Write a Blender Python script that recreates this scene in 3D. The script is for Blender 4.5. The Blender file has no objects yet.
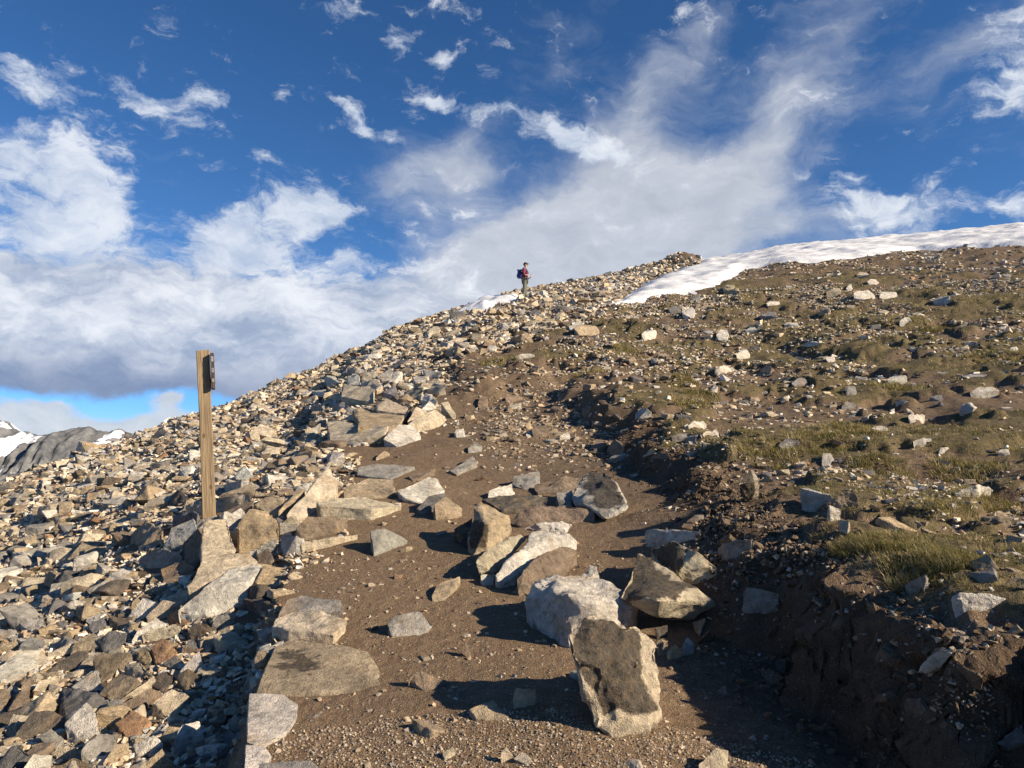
import bpy, bmesh, math, random
import numpy as np
from mathutils import Vector, noise as mnoise

random.seed(7)
rng = np.random.default_rng(11)
SC = bpy.context.scene
COL = SC.collection
PI = math.pi

# ------------------------------------------------------------------ camera geometry
F = 750.0
TH = math.radians(4.65)
CT, ST = math.cos(TH), math.sin(TH)

def ray(u, v):
    cx = (np.asarray(u, float) - 512) / F
    cy = (384 - np.asarray(v, float)) / F
    return cx, CT - ST * cy, ST + CT * cy          # x, y, z with unit forward depth

def pt(u, v, Y):
    dx, dy, dz = ray(u, v)
    k = Y / dy
    return dx * k, dy * k, dz * k

def proj(x, y, z):
    d = y * CT + z * ST
    d = np.where(d < 1e-3, 1e-3, d)
    return 512 + F * x / d, 384 - F * (-y * ST + z * CT) / d

# ------------------------------------------------------------------ numpy noise
_P = rng.permutation(4096)
_V = rng.random(4096) * 2 - 1

def vnoise(x, y, z=None):
    x = np.asarray(x, float); y = np.asarray(y, float)
    z = np.zeros_like(x) if z is None else np.asarray(z, float)
    xi = np.floor(x).astype(np.int64); yi = np.floor(y).astype(np.int64); zi = np.floor(z).astype(np.int64)
    fx = x - xi; fy = y - yi; fz = z - zi
    fx = fx * fx * (3 - 2 * fx); fy = fy * fy * (3 - 2 * fy); fz = fz * fz * (3 - 2 * fz)
    def h(a, b, c):
        return _V[_P[(_P[(_P[a & 4095] + b) & 4095] + c) & 4095]]
    r = 0
    for dz, wz in ((0, 1 - fz), (1, fz)):
        if dz == 1 and not np.any(fz): break
        r0 = h(xi, yi, zi + dz) * (1 - fx) + h(xi + 1, yi, zi + dz) * fx
        r1 = h(xi, yi + 1, zi + dz) * (1 - fx) + h(xi + 1, yi + 1, zi + dz) * fx
        r = r + (r0 * (1 - fy) + r1 * fy) * wz
    return r

def fbm(x, y, wl, octv=4, z=None, gain=.5):
    s = 0; a = 1; t = 0
    for k in range(octv):
        f = 2.03 ** k / wl
        s = s + a * vnoise(x * f + 17.3 * k, y * f - 9.1 * k, None if z is None else z * f)
        t += a; a *= gain
    return s / t

def sstep(a, b, x):
    t = np.clip((x - a) / (b - a), 0, 1)
    return t * t * (3 - 2 * t)

# ------------------------------------------------------------------ terrain surfaces
# each column: image column u -> list of (forward distance, image row); three sheets: trail, upland, scree slope
NEAR_T, NEAR_U, NEAR_S = [(0, -1.6), (2, -1.5)], [(0, -1.15), (2, -1.0)], [(0, -1.75), (2, -1.8)]
T_COLS = {
 200: [(3.3,755),(4,692),(5,630),(6,585),(7.5,532),(9.5,492),(12,466),(16,441),(22,419),(28,410),(34,412),(45,428)],
 300: [(3.3,752),(4,690),(5,629),(6,582),(7.5,531),(9.5,487),(12,454),(16,424),(22,395),(28,378),(34,371),(40,373),(55,395)],
 400: [(3.3,750),(4,690),(5,628),(6,580),(7.5,530),(9.5,482),(12,443),(16,405),(22,370),(30,341),(38,327),(46,327),(62,345)],
 500: [(3.3,749),(4,688),(5,627),(6,579),(7.5,529),(9.5,484),(12,448),(16,405),(22,363),(30,328),(38,304),(43,297),(48,296),(60,296),(80,320)],
 600: [(3.3,748),(4,688),(5,626),(6,578),(7.5,524),(9.5,484),(12,450),(16,405),(22,358),(30,322),(38,300),(46,287),(56,279),(66,278),(90,292)],
 800: [(3.3,772),(4,716),(4.8,640),(5.3,592),(6,548),(7.5,500),(9.5,468),(12,434),(17,384),(24,336),(32,300),(42,272),(54,252),(66,246),(90,250)],
 1000:[(3.3,815),(4,745),(5,665),(6,600),(7.5,530),(9.5,474),(12,424),(17,370),(24,319),(32,280),(42,250),(54,232),(64,227),(90,236)],
}
U_COLS = {
 400: [(3.3,690),(4.5,620),(6.5,540),(9,480),(12,436),(16,402),(22,369),(30,341),(38,327),(46,327),(62,345)],
 500: [(3.3,685),(4.5,615),(6.5,535),(9,474),(12,430),(16,395),(22,360),(30,327),(38,304),(43,297),(48,296),(60,296),(80,320)],
 600: [(3.3,680),(4.5,610),(6.5,530),(9,468),(12,423),(16,388),(22,352),(30,320),(38,300),(46,287),(56,279),(66,278),(90,292)],
 800: [(3.3,648),(4.1,583),(5,545),(6.5,506),(9,460),(12,420),(17,376),(24,333),(32,299),(42,272),(54,252),(66,246),(90,250)],
 1000:[(3.3,634),(4.5,573),(6.5,508),(9,453),(12,410),(17,363),(24,317),(32,279),(42,250),(54,232),(64,227),(90,236)],
 1200:[(3.3,622),(4.5,562),(6.5,498),(9,443),(12,396),(17,347),(24,300),(32,262),(42,230),(54,212),(64,207),(90,218)],
}
S_COLS = {
 -200:[(4,800),(5,740),(6,700),(8,650),(11,608),(15,578),(20,560),(26,552),(30,554),(40,570)],
 0:   [(3.3,840),(4,775),(5,712),(6,660),(8,602),(11,555),(15,522),(20,500),(26,487),(30,487),(40,500)],
 100: [(3.3,825),(4,762),(5,700),(6,645),(7.5,585),(9.5,537),(12,505),(16,476),(22,453),(27,446),(32,447),(42,462)],
 200: [(3.3,815),(4,748),(5,682),(6,618),(7.5,537),(9.5,497),(12,470),(16,443),(22,420),(28,410),(34,412),(45,428)],
 300: [(3.3,800),(4,730),(5,662),(6,602),(7.5,533),(9.5,488),(12,455),(16,425),(22,396),(28,378),(34,371),(40,373),(55,395)],
 400: [(3.3,790),(4,720),(5,655),(6,595),(7.5,532),(9.5,483),(12,443),(16,405),(22,370),(30,341),(38,327),(46,327),(62,345)],
}
RF = np.geomspace(.3, 14000, 520); LRF = np.log(RF)
def build_sheet(cols, near, back):
    azs, zz = [], []
    for u, lst in cols.items():
        s = (u - 512) / F; az = math.atan(s)
        R = [a / math.cos(az) for a, _ in near]; Z = [b for _, b in near]
        for Y, v in lst:
            x, y, z = pt(u, v, Y)
            R.append(math.hypot(x, y)); Z.append(float(z))
        z0, r0 = Z[-1], R[-1]
        R += [r0 + 60, r0 + 350, 1300, 2500, 14000]; Z += [z0 - 22, z0 - 150, -480, -560, -560]
        azs.append(az); zz.append(np.interp(RF, R, Z))
    for az, lst in back:
        R = [a for a, _ in lst] + [400, 1300, 2500, 14000]; Z = [b for _, b in lst] + [lst[-1][1] - 120, -480, -560, -560]
        azs.append(az); zz.append(np.interp(RF, R, Z))
    o = np.argsort(azs); azs = np.array(azs)[o]; zz = np.array(zz)[o]
    g = np.linspace(-PI, PI, 721)
    out = np.empty((721, len(RF)))
    for k in range(len(RF)): out[:, k] = np.interp(g, azs, zz[:, k])
    ker = np.exp(-.5 * (np.arange(-12, 13) / 4.) ** 2); ker /= ker.sum()
    pad = np.pad(out, ((12, 12), (12, 12)), mode='edge')
    pad = np.apply_along_axis(lambda a: np.convolve(a, ker, 'valid'), 0, pad)
    return np.apply_along_axis(lambda a: np.convolve(a, ker, 'valid'), 1, pad)
bk = [(-PI, [(0,-1.6),(5,-2.2),(10,-3.2),(30,-8),(60,-16)]), (PI, [(0,-1.6),(5,-2.2),(10,-3.2),(30,-8),(60,-16)])]
lf = [(-PI/2, [(0,-1.75),(5,-3.4),(10,-6),(30,-16),(60,-30)])]
SH_T = build_sheet(T_COLS, NEAR_T, bk + lf + [(PI/2, [(0,-1.6),(5,-1.3),(10,-.6),(30,4),(60,9)])])
SH_U = build_sheet(U_COLS, NEAR_U, bk + lf + [(PI/2, [(0,-1.15),(5,-.35),(10,.8),(30,6),(60,12)])])
SH_S = build_sheet(S_COLS, NEAR_S, bk + lf + [(PI/2, [(0,-1.6),(5,-1.3),(10,-.6),(30,4),(60,9)])])

def sheet(S, x, y):
    az = np.arctan2(x, y); lr = np.log(np.maximum(np.hypot(x, y), .3))
    a = np.clip((az + PI) / (2 * PI) * 720, 0, 719.999); b = np.clip((lr - LRF[0]) / (LRF[-1] - LRF[0]) * (len(RF) - 1), 0, len(RF) - 1.001)
    ai = a.astype(int); bi = b.astype(int); fa = a - ai; fb = b - bi
    return (S[ai, bi] * (1 - fa) + S[ai + 1, bi] * fa) * (1 - fb) + (S[ai, bi + 1] * (1 - fa) + S[ai + 1, bi + 1] * fa) * fb

YS = np.geomspace(.8, 110, 900)
def cast(u, v, h=0., fn=None):
    """where the ray through image point (u, v) meets the ground raised by h"""
    u = np.atleast_1d(np.asarray(u, float)); v = np.atleast_1d(np.asarray(v, float)); h = np.broadcast_to(np.asarray(h, float), u.shape)
    dx, dy, dz = ray(u, v)
    X = (dx / dy)[:, None] * YS; Yy = np.broadcast_to(YS, X.shape); Z = (dz / dy)[:, None] * YS
    g = fn(X, Yy) + h[:, None]
    below = Z < g
    i = np.argmax(below, 1); hit = below.any(1); i = np.where(hit, np.maximum(i, 1), len(YS) - 1)
    r = np.arange(len(u))
    d0 = Z[r, i - 1] - g[r, i - 1]; d1 = Z[r, i] - g[r, i]
    t = np.where(hit, np.clip(d0 / (d0 - d1 + 1e-12), 0, 1), 1)
    Yh = YS[i - 1] * (1 - t) + YS[i] * t
    return dx / dy * Yh, Yh, dz / dy * Yh, hit

fnT = lambda x, y: sheet(SH_T, x, y)
fnU = lambda x, y: sheet(SH_U, x, y)
fnS = lambda x, y: sheet(SH_S, x, y)

def sdist(x, y, poly, closed):
    """signed distance to a closed world polygon, + inside"""
    x = np.asarray(x, float); y = np.asarray(y, float)
    d2 = np.full(x.shape, 1e18); ins = np.zeros(x.shape, bool)
    n = len(poly)
    for i in range(n):
        x0, y0 = poly[i]; x1, y1 = poly[(i + 1) % n]
        ex, ey = x1 - x0, y1 - y0
        t = np.clip(((x - x0) * ex + (y - y0) * ey) / (ex * ex + ey * ey + 1e-12), 0, 1)
        d2 = np.minimum(d2, (x - x0 - t * ex) ** 2 + (y - y0 - t * ey) ** 2)
        c = ((y0 > y) != (y1 > y)) & (x < (x1 - x0) * (y - y0) / (y1 - y0 + 1e-18) + x0)
        ins ^= c
    d = np.sqrt(d2)
    return np.where(ins, d, -d)

BANK_PX = [(1024,640),(965,650),(912,612),(892,592),(842,582),(822,560),(790,546),(765,530),(748,505),(728,478),(700,462),(668,440),(640,415),(610,398),(588,374),(560,378),(520,384),(480,392),(455,380),(440,366)]
bx, by, bz, _ = cast([p[0] for p in BANK_PX], [p[1] for p in BANK_PX], 0, fnU)
BANK = list(zip(bx.tolist(), by.tolist()))
UP_POLY = [(2.6, -4), (2.55, 1.5), (2.35, 2.7)] + BANK + [(-3, 60), (-3, 300), (400, 300), (400, -4)]
WALL_PX = [(228,800),(243,768),(262,690),(274,640),(276,600),(292,566)]
wx, wy, wz, _ = cast([p[0] for p in WALL_PX], [p[1] for p in WALL_PX], 0, fnT)
SC_POLY = [(-1.15, -4), (-1.15, 2)] + list(zip(wx.tolist(), wy.tolist())) + [(-3.2, 10), (-5, 20), (-8, 60), (-8, 300), (-400, 300), (-400, -4)]

def mound(x, y):
    a = sstep(.0, .15, fbm(x + 5, y * 1.25, 1.05, 4)); b = sstep(.0, .25, fbm(x * .8 + 31, y * 1.1, 2.6, 3))
    return .55 * a + .6 * b

def masks(x, y):
    R = np.hypot(x, y)
    jit = fbm(x, y, .9, 3) * np.clip(R * .055, .08, .9) + .06 * fbm(x, y, .45, 2, gain=.5) * sstep(16, 6, R)
    sb = sdist(x, y, UP_POLY, True) + jit
    w = np.clip(.27 + (R - 4) * .03, .27, 1.0) + .65 * sstep(4.7, 5.6, R) * sstep(8.6, 7.4, R)
    mu = sstep(-w, .03, sb)
    sc = sdist(x, y, SC_POLY, True)
    ms = sstep(-.02, .16, sc)
    return mu, ms, sb, sc

mx_, my_, mz_ = pt(684, 262, 57.0)
def height(x, y, detail=True):
    x = np.asarray(x, float); y = np.asarray(y, float)
    R = np.hypot(x, y)
    mu, ms, sb, sc = masks(x, y)
    z = fnT(x, y) * (1 - ms) + fnS(x, y) * ms
    z = z * (1 - mu) + fnU(x, y) * mu
    # heap of stones on the skyline
    z = z + 1.15 * np.exp(-(((x - mx_) / 1.5) ** 2 + ((y - my_) / 2.2) ** 2)) + .5 * np.exp(-(((x - mx_ + 3.0) / 2.2) ** 2 + ((y - my_) / 3) ** 2))
    far = sstep(6, 22, R)
    amp = .022 * (1 - mu) * (1 - ms) + .06 * ms + .045 * mu
    amp = amp * (1 - far) + (amp + .10) * far
    z = z + fbm(x, y, 1.3, 4) * amp * 1.6
    hm = mound(x, y)
    z = z + mu * sstep(.02, .35, sb) * hm * (.19 + .08 * sstep(7, 20, R)) * sstep(50, 25, R)
    z = z - .24 * ms * far * sstep(200, 60, R)
    z = z + far * .25 * fbm(x, y, 5.5, 2) * sstep(150, 60, R)
    if detail:
        bank = np.exp(-((sb + .12) / .28) ** 2) * sstep(14, 6, R)
        z = z + bank * (.025 * fbm(x, y, .20, 4, gain=.6) + .05 * fbm(x, y, .5, 2))
        z = z + (.010 + .014 * mu) * fbm(x, y, .14, 4, gain=.7) * sstep(18, 8, R)
        big = sstep(250, 900, R)
        z = z + big * 60 * fbm(x, y, 900, 4)
    return z

def ground_at(x, y):
    return float(height(np.array([x]), np.array([y]))[0])

# ------------------------------------------------------------------ node helpers
def new_mat(name):
    m = bpy.data.materials.new(name); m.use_nodes = True
    nt = m.node_tree; nt.nodes.clear()
    return m, nt
class NT:
    def __init__(s, nt): s.nt = nt
    def n(s, typ, ins=None, **kw):
        nd = s.nt.nodes.new(typ)
        for k, v in kw.items(): setattr(nd, k, v)
        for k, v in (ins or {}).items():
            sock = nd.inputs[k]
            if isinstance(v, bpy.types.NodeSocket): s.nt.links.new(v, sock)
            else: sock.default_value = v
        return nd
    def math(s, op, a, b=None, c=None, clamp=False):
        ins = {0: a}
        if b is not None: ins[1] = b
        if c is not None: ins[2] = c
        return s.n('ShaderNodeMath', ins, operation=op, use_clamp=clamp).outputs[0]
    def mix(s, f, a, b, mode='MIX'):
        nd = s.n('ShaderNodeMix', data_type='RGBA', blend_type=mode)
        for idx, v in ((0, f), (6, a), (7, b)):
            if isinstance(v, bpy.types.NodeSocket): s.nt.links.new(v, nd.inputs[idx])
            else: nd.inputs[idx].default_value = (*v, 1) if (idx > 0 and len(v) == 3) else v
        return nd.outputs[2]
    def noise(s, vec, scale, detail=4, rough=.55, dist=0):
        return s.n('ShaderNodeTexNoise', {'Vector': vec, 'Scale': scale, 'Detail': detail, 'Roughness': rough, 'Distortion': dist}).outputs[0]
    def ramp(s, f, a, b):
        return s.n('ShaderNodeMapRange', {0: f, 1: a, 2: b, 3: 0., 4: 1.}, interpolation_type='SMOOTHSTEP', clamp=True).outputs[0]
    def bump(s, h, dist, strength=1., normal=None):
        ins = {'Height': h, 'Distance': dist, 'Strength': strength}
        if normal is not None: ins['Normal'] = normal
        return s.n('ShaderNodeBump', ins).outputs[0]
    def out(s, col, rough, normal=None, spec=.3):
        b = s.n('ShaderNodeBsdfPrincipled', {'Base Color': col if not isinstance(col, tuple) else (*col, 1), 'Roughness': rough, 'Specular IOR Level': spec})
        if normal is not None: s.nt.links.new(normal, b.inputs['Normal'])
        o = s.n('ShaderNodeOutputMaterial'); s.nt.links.new(b.outputs[0], o.inputs[0])
        return b

def rock_material(fine=True):
    m, nt = new_mat('weathered_stone' if fine else 'small_stone'); T = NT(nt)
    pos = T.n('ShaderNodeNewGeometry').outputs['Position']
    tint = T.n('ShaderNodeAttribute', attribute_name='tint').outputs['Color']
    pat = T.n('ShaderNodeAttribute', attribute_name='patina_shade').outputs['Fac']
    sep = T.n('ShaderNodeSeparateColor', {0: tint})
    if not fine:
        n1 = T.noise(pos, 7, 3, .6)
        c = T.mix(1.0, tint, T.n('ShaderNodeMapRange', {0: n1, 1: .3, 2: .7, 3: .72, 4: 1.25}).outputs[0], 'MULTIPLY')
        st = T.ramp(T.noise(pos, 2.6, 3, .6), .56, .64)
        c = T.mix(T.math('MULTIPLY', st, .45), c, (.20, .135, .08))
        T.out(c, .9, T.bump(T.noise(pos, 60, 2, .6), .008, .8))
        return m
    big = T.noise(pos, 4.5, 5, .6, .6)
    mid = T.noise(pos, 22, 5, .65)
    fin = T.noise(pos, 130, 3, .7)
    # strata: noise squeezed along a tilted axis
    mp = T.n('ShaderNodeMapping', {'Vector': pos, 'Rotation': (.5, .9, .3), 'Scale': (5, 5, 17)}, vector_type='POINT').outputs[0]
    strata = T.noise(mp, 1.0, 6, .66, 1.2)
    k = T.n('ShaderNodeMapRange', {0: big, 1: .3, 2: .7, 3: .62, 4: 1.28}).outputs[0]
    c = T.mix(1.0, tint, k, 'MULTIPLY')
    k2 = T.n('ShaderNodeMapRange', {0: mid, 1: .3, 2: .7, 3: .66, 4: 1.28}).outputs[0]
    c = T.mix(1.0, c, k2, 'MULTIPLY')
    k3 = T.n('ShaderNodeMapRange', {0: strata, 1: .35, 2: .65, 3: .82, 4: 1.12}).outputs[0]
    c = T.mix(1.0, c, k3, 'MULTIPLY')
    rust = T.ramp(T.noise(pos, 3.1, 4, .6, .8), .54, .68)
    c = T.mix(T.math('MULTIPLY', rust, .42), c, (.40, .255, .125))
    lich = T.ramp(T.math('ADD', T.noise(pos, 11, 6, .72), T.math('MULTIPLY', T.math('SUBTRACT', T.noise(pos, 1.3, 2, .5), .5), .35)), .58, .67)
    c = T.mix(T.math('MULTIPLY', lich, .6), c, (.075, .068, .06))
    pn = T.math('ADD', pat, T.math('ADD', T.math('MULTIPLY', T.math('SUBTRACT', T.noise(pos, 16, 5, .7), .5), .9), T.math('MULTIPLY', T.math('SUBTRACT', T.noise(pos, 5.5, 3, .6), .5), 1.3)))
    pm = T.ramp(pn, .38, .58)
    pcol = T.mix(T.ramp(T.noise(pos, 30, 4, .7), .4, .68), (.020, .018, .017), (.105, .070, .040))
    c = T.mix(T.math('MULTIPLY', pm, .88), c, pcol)
    spk = T.ramp(T.noise(pos, 210, 2, .6), .62, .72)
    c = T.mix(T.math('MULTIPLY', spk, T.math('MULTIPLY_ADD', pm, -.28, .35)), c, (.55, .5, .42))
    h = T.math('ADD', T.math('MULTIPLY', mid, .6), T.math('ADD', T.math('MULTIPLY', strata, .5), T.math('MULTIPLY', fin, .28)))
    T.out(c, .88, T.bump(h, .06, 1.))
    return m

def dirt_material():
    m, nt = new_mat('gravelly_soil'); T = NT(nt)
    pos = T.n('ShaderNodeNewGeometry').outputs['Position']
    veg = T.n('ShaderNodeAttribute', attribute_name='veg').outputs['Fac']
    scr = T.n('ShaderNodeAttribute', attribute_name='scree').outputs['Fac']
    n1 = T.noise(pos, 1.7, 5, .6); n2 = T.noise(pos, 14, 5, .65); n3 = T.noise(pos, 90, 4, .7)
    c = T.mix(T.ramp(n1, .35, .65), (.092, .060, .037), (.145, .098, .060))
    c = T.mix(T.ramp(n2, .38, .66), c, (.185, .128, .080))
    pth = T.n('ShaderNodeAttribute', attribute_name='trodden').outputs['Fac']
    c = T.mix(T.math('MULTIPLY', pth, .75), c, T.mix(n2, (.125, .080, .046), (.275, .185, .110)))
    c = T.mix(1.0, c, T.n('ShaderNodeMapRange', {0: n3, 1: .3, 2: .7, 3: .7, 4: 1.25}).outputs[0], 'MULTIPLY')
    def cells(scale, lo, hi, keep):
        v = T.n('ShaderNodeTexVoronoi', {'Vector': pos, 'Scale': scale, 'Randomness': 1.}, feature='F1')
        r = T.n('ShaderNodeSeparateColor', {0: v.outputs['Color']})
        near = T.ramp(v.outputs['Distance'], hi, lo)
        on = T.math('GREATER_THAN', r.outputs[0], keep)
        return T.math('MULTIPLY', near, on), r.outputs[1]
    a, ar = cells(85, .2, .45, .35)
    b, br = cells(34, .14, .36, .72)
    ca = T.mix(ar, (.10, .078, .055), (.44, .36, .26))
    c = T.mix(T.math('MULTIPLY', a, .8), c, ca)
    cb = T.mix(br, (.16, .13, .10), (.46, .40, .31))
    c = T.mix(T.math('MULTIPLY', b, .9), c, cb)
    dk = T.n('ShaderNodeAttribute', attribute_name='bank_soil_shade').outputs['Fac']
    c = T.mix(T.math('MULTIPLY', dk, .6), c, (.062, .040, .025))  # dark soil tone on the cut bank, painting its shade deeper
    c = T.mix(T.math('MULTIPLY', scr, .6), c, (.135, .098, .066))
    vm = T.ramp(T.math('ADD', veg, T.math('MULTIPLY', T.math('SUBTRACT', T.noise(pos, 5, 5, .65), .5), 1.1)), .42, .62)
    vc = T.mix(T.ramp(T.noise(pos, 25, 4, .6), .35, .65), (.07, .06, .025), (.16, .135, .055))
    c = T.mix(T.math('MULTIPLY', vm, .6), c, vc)
    h = T.math('ADD', T.math('ADD', T.math('MULTIPLY', n2, 1.0), T.math('MULTIPLY', n3, .35)), T.math('ADD', T.math('MULTIPLY', a, .22), T.math('MULTIPLY', b, .45)))
    T.out(c, .95, T.bump(h, .03, .9), .15)
    return m

def simple_mat(name, c0, c1, scale, rough=.8, bump=.01, detail=4, stretch=None, bscale=None):
    m, nt = new_mat(name); T = NT(nt)
    pos = T.n('ShaderNodeTexCoord').outputs['Object']
    if stretch: pos = T.n('ShaderNodeMapping', {'Vector': pos, 'Scale': stretch}).outputs[0]
    n = T.noise(pos, scale, detail, .6)
    c = T.mix(T.ramp(n, .3, .7), c0, c1)
    nb = T.noise(pos, (bscale or scale * 2), 4, .65)
    T.out(c, rough, T.bump(nb, bump, .8) if bump else None)
    return m

# ------------------------------------------------------------------ mesh helpers
def mesh_np(name, V, faces_flat, loop_tot, mat, smooth=False):
    me = bpy.data.meshes.new(name)
    V = np.asarray(V, np.float32)
    me.vertices.add(len(V)); me.vertices.foreach_set('co', V.ravel())
    ls = np.concatenate([[0], np.cumsum(loop_tot)[:-1]]).astype(np.int32)
    me.loops.add(len(faces_flat)); me.loops.foreach_set('vertex_index', np.asarray(faces_flat, np.int32))
    me.polygons.add(len(loop_tot)); me.polygons.foreach_set('loop_start', ls)
    me.update(calc_edges=True); me.validate()
    me.polygons.foreach_set('use_smooth', np.full(len(me.polygons), smooth))
    if mat: me.materials.append(mat)
    return me
def attr(me, name, data, typ='FLOAT'):
    a = me.attributes.new(name, typ, 'POINT')
    if typ == 'FLOAT': a.data.foreach_set('value', np.asarray(data, np.float32).ravel())
    else:
        d = np.asarray(data, np.float32)
        if d.shape[1] == 3: d = np.hstack([d, np.ones((len(d), 1), np.float32)])
        a.data.foreach_set('color', d.ravel())
def link(name, me, parent=None):
    o = bpy.data.objects.new(name, me); COL.objects.link(o)
    if parent: o.parent = parent
    return o
def tag(o, label=None, cat=None, group=None, kind=None):
    if label: o['label'] = label
    if cat: o['category'] = cat
    if group: o['group'] = group
    if kind: o['kind'] = kind
    return o
def empty(name, loc, rz=0):
    o = bpy.data.objects.new(name, None); COL.objects.link(o); o.location = loc; o.rotation_euler = (0, 0, rz)
    o.empty_display_size = .2
    return o

M_ROCK = rock_material(True); M_SMALL = rock_material(False); M_DIRT = dirt_material()
# ------------------------------------------------------------------ ground
def zone(u, v):
    """what the slope is made of, by place: returns talus, dirt weights (0..1)"""
    LU = np.array([0, 262, 340, 345, 345, 330, 330, 330, 400, 440, 520, 600, 700, 2000]); 
    return None
# boundary between loose talus (left / above) and trodden soil or turf, as world polygon built from image points
TAL_PX = [(262,690),(274,640),(276,600),(300,566),(318,540),(322,510),(330,470),(338,448),(392,440),(445,410),(440,378),(470,352),(520,338),(560,328),(600,312),(640,300),(690,287),(705,262)]
tx, ty, tz, _ = cast([p[0] for p in TAL_PX], [p[1] for p in TAL_PX], 0, lambda x, y: height(x, y, False))
TAL_POLY = [(-1.15, -4), (-1.15, 2)] + list(zip(tx.tolist(), ty.tolist())) + [(20, 300), (-400, 300), (-400, -4)]
def talus_w(x, y):
    R = np.hypot(x, y)
    return sstep(-.15, .25, (sdist(x, y, TAL_POLY, True) + fbm(x, y, 1.1, 3) * np.clip(R * .05, .05, 1.2)) / np.clip(R / 6, 1, 6))
SNOW_PX = [(606,305),(650,300),(660,298),(700,290),(722,282),(745,270),(772,264),(800,263),(840,259),(880,255),(920,250),(965,247),(1024,246),(1150,240),(1250,228)]
sx, sy, sz, _ = cast([p[0] for p in SNOW_PX], [p[1] for p in SNOW_PX], 0, lambda x, y: height(x, y, False))
SNOW_POLY = list(zip(sx.tolist(), sy.tolist())) + [(110, 82), (60, 82), (14, 70)] 
top_px = [(740,254),(700,262),(676,270),(650,282),(625,293)]
ux, uy, uz, _ = cast([p[0] for p in top_px], [p[1] + 1.5 for p in top_px], 0, lambda x, y: height(x, y, False))
SNOW_POLY += list(zip(ux.tolist(), uy.tolist()))
SNOW2_PX = [(462,311),(485,307),(505,300),(523,294.5),(540,292),(536,290)]
def veg_w(x, y):
    mu, ms, sb, sc = masks(x, y)
    R = np.hypot(x, y)
    n = fbm(x, y, 1.6, 4) ; n2 = fbm(x + 40, y, 6, 2)
    u, v = proj(x, y, height(x, y, False))
    right = sstep(560, 760, u) 
    w = mu * sstep(-.02, .2, sb) * (1 - talus_w(x, y)) * (-.06 + .18 * right + .7 * n + .30 * n2 + 1.15 * mound(x, y) * (.45 + .55 * right))
    return np.clip(w, 0, 1) * sstep(60, 30, R)

azd = np.radians(np.linspace(-45, 45, 860)); azc = np.radians(np.linspace(45, 315, 92)[1:-1])
AZ = np.concatenate([azd, azc])
RR = np.concatenate([np.geomspace(.35, 2.2, 24), np.geomspace(2.2, 115, 680)[1:], np.geomspace(115, 14000, 50)[1:]])
na, nr = len(AZ), len(RR)
A_, R_ = np.meshgrid(AZ, RR, indexing='ij')
GX = R_ * np.sin(A_); GY = R_ * np.cos(A_)
GZ = np.concatenate([height(GX[k:k + 60], GY[k:k + 60]) for k in range(0, na, 60)])
V = np.stack([GX, GY, GZ], -1).reshape(-1, 3)
V = np.vstack([V, [[0, 0, float(GZ[:, 0].mean())]]])
i, j = np.meshgrid(np.arange(na), np.arange(nr - 1), indexing='ij')
i2 = (i + 1) % na
q = np.stack([i * nr + j, i * nr + j + 1, i2 * nr + j + 1, i2 * nr + j], -1).reshape(-1, 4)
fan = np.stack([np.full(na, na * nr), np.arange(na) * nr, ((np.arange(na) + 1) % na) * nr], -1)
MUW = np.concatenate([masks(GX[k:k + 60], GY[k:k + 60])[0] for k in range(0, na, 60)])
UG, VGp = proj(GX, GY, GZ)
TROD = (1 - MUW) * sstep(455, 520, VGp + (500 - UG) * .35) * sstep(760, 640, UG)
# crumbling earth: push the steep faces sideways as well
SB = np.concatenate([masks(GX[k:k + 60], GY[k:k + 60])[2] for k in range(0, na, 60)])
bk_ = np.exp(-((SB + .14) / .22) ** 2) * sstep(12, 6, R_)
for ax_, o_ in ((0, 3.), (1, 21.)):
    V[:-1, ax_] += (bk_ * (.10 * fbm(GX + o_, GY, .15, 4, z=GZ * 1.8, gain=.6) + .12 * fbm(GX, GY + o_, .38, 2, z=GZ * 1.8))).ravel()
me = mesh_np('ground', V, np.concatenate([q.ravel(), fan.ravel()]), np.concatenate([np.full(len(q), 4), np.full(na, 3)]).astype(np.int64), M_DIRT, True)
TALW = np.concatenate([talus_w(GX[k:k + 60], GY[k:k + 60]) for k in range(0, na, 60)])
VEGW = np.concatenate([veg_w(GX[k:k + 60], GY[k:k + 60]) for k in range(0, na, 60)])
attr(me, 'veg', np.append(VEGW.ravel(), 0)); attr(me, 'bank_soil_shade', np.append((sstep(-.75, -.3, SB + .1 * fbm(GX, GY, .4, 2)) * sstep(.12, .0, SB) * sstep(16, 9, R_)).ravel(), 0)); attr(me, 'trodden', np.append(TROD.ravel(), 0)); attr(me, 'scree', np.append(TALW.ravel(), 0))
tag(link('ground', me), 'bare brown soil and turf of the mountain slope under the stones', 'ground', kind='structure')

# ------------------------------------------------------------------ rock shapes
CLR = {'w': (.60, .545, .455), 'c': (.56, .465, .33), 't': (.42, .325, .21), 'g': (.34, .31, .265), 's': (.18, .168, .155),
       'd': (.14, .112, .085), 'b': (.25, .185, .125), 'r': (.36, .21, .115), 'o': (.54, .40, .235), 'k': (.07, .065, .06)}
def jit_col(c, s=.12):
    k = 1 + rng.normal() * s
    return tuple(float(np.clip(x * k * (1 + rng.normal() * .012), .02, .75)) for x in c)

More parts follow.
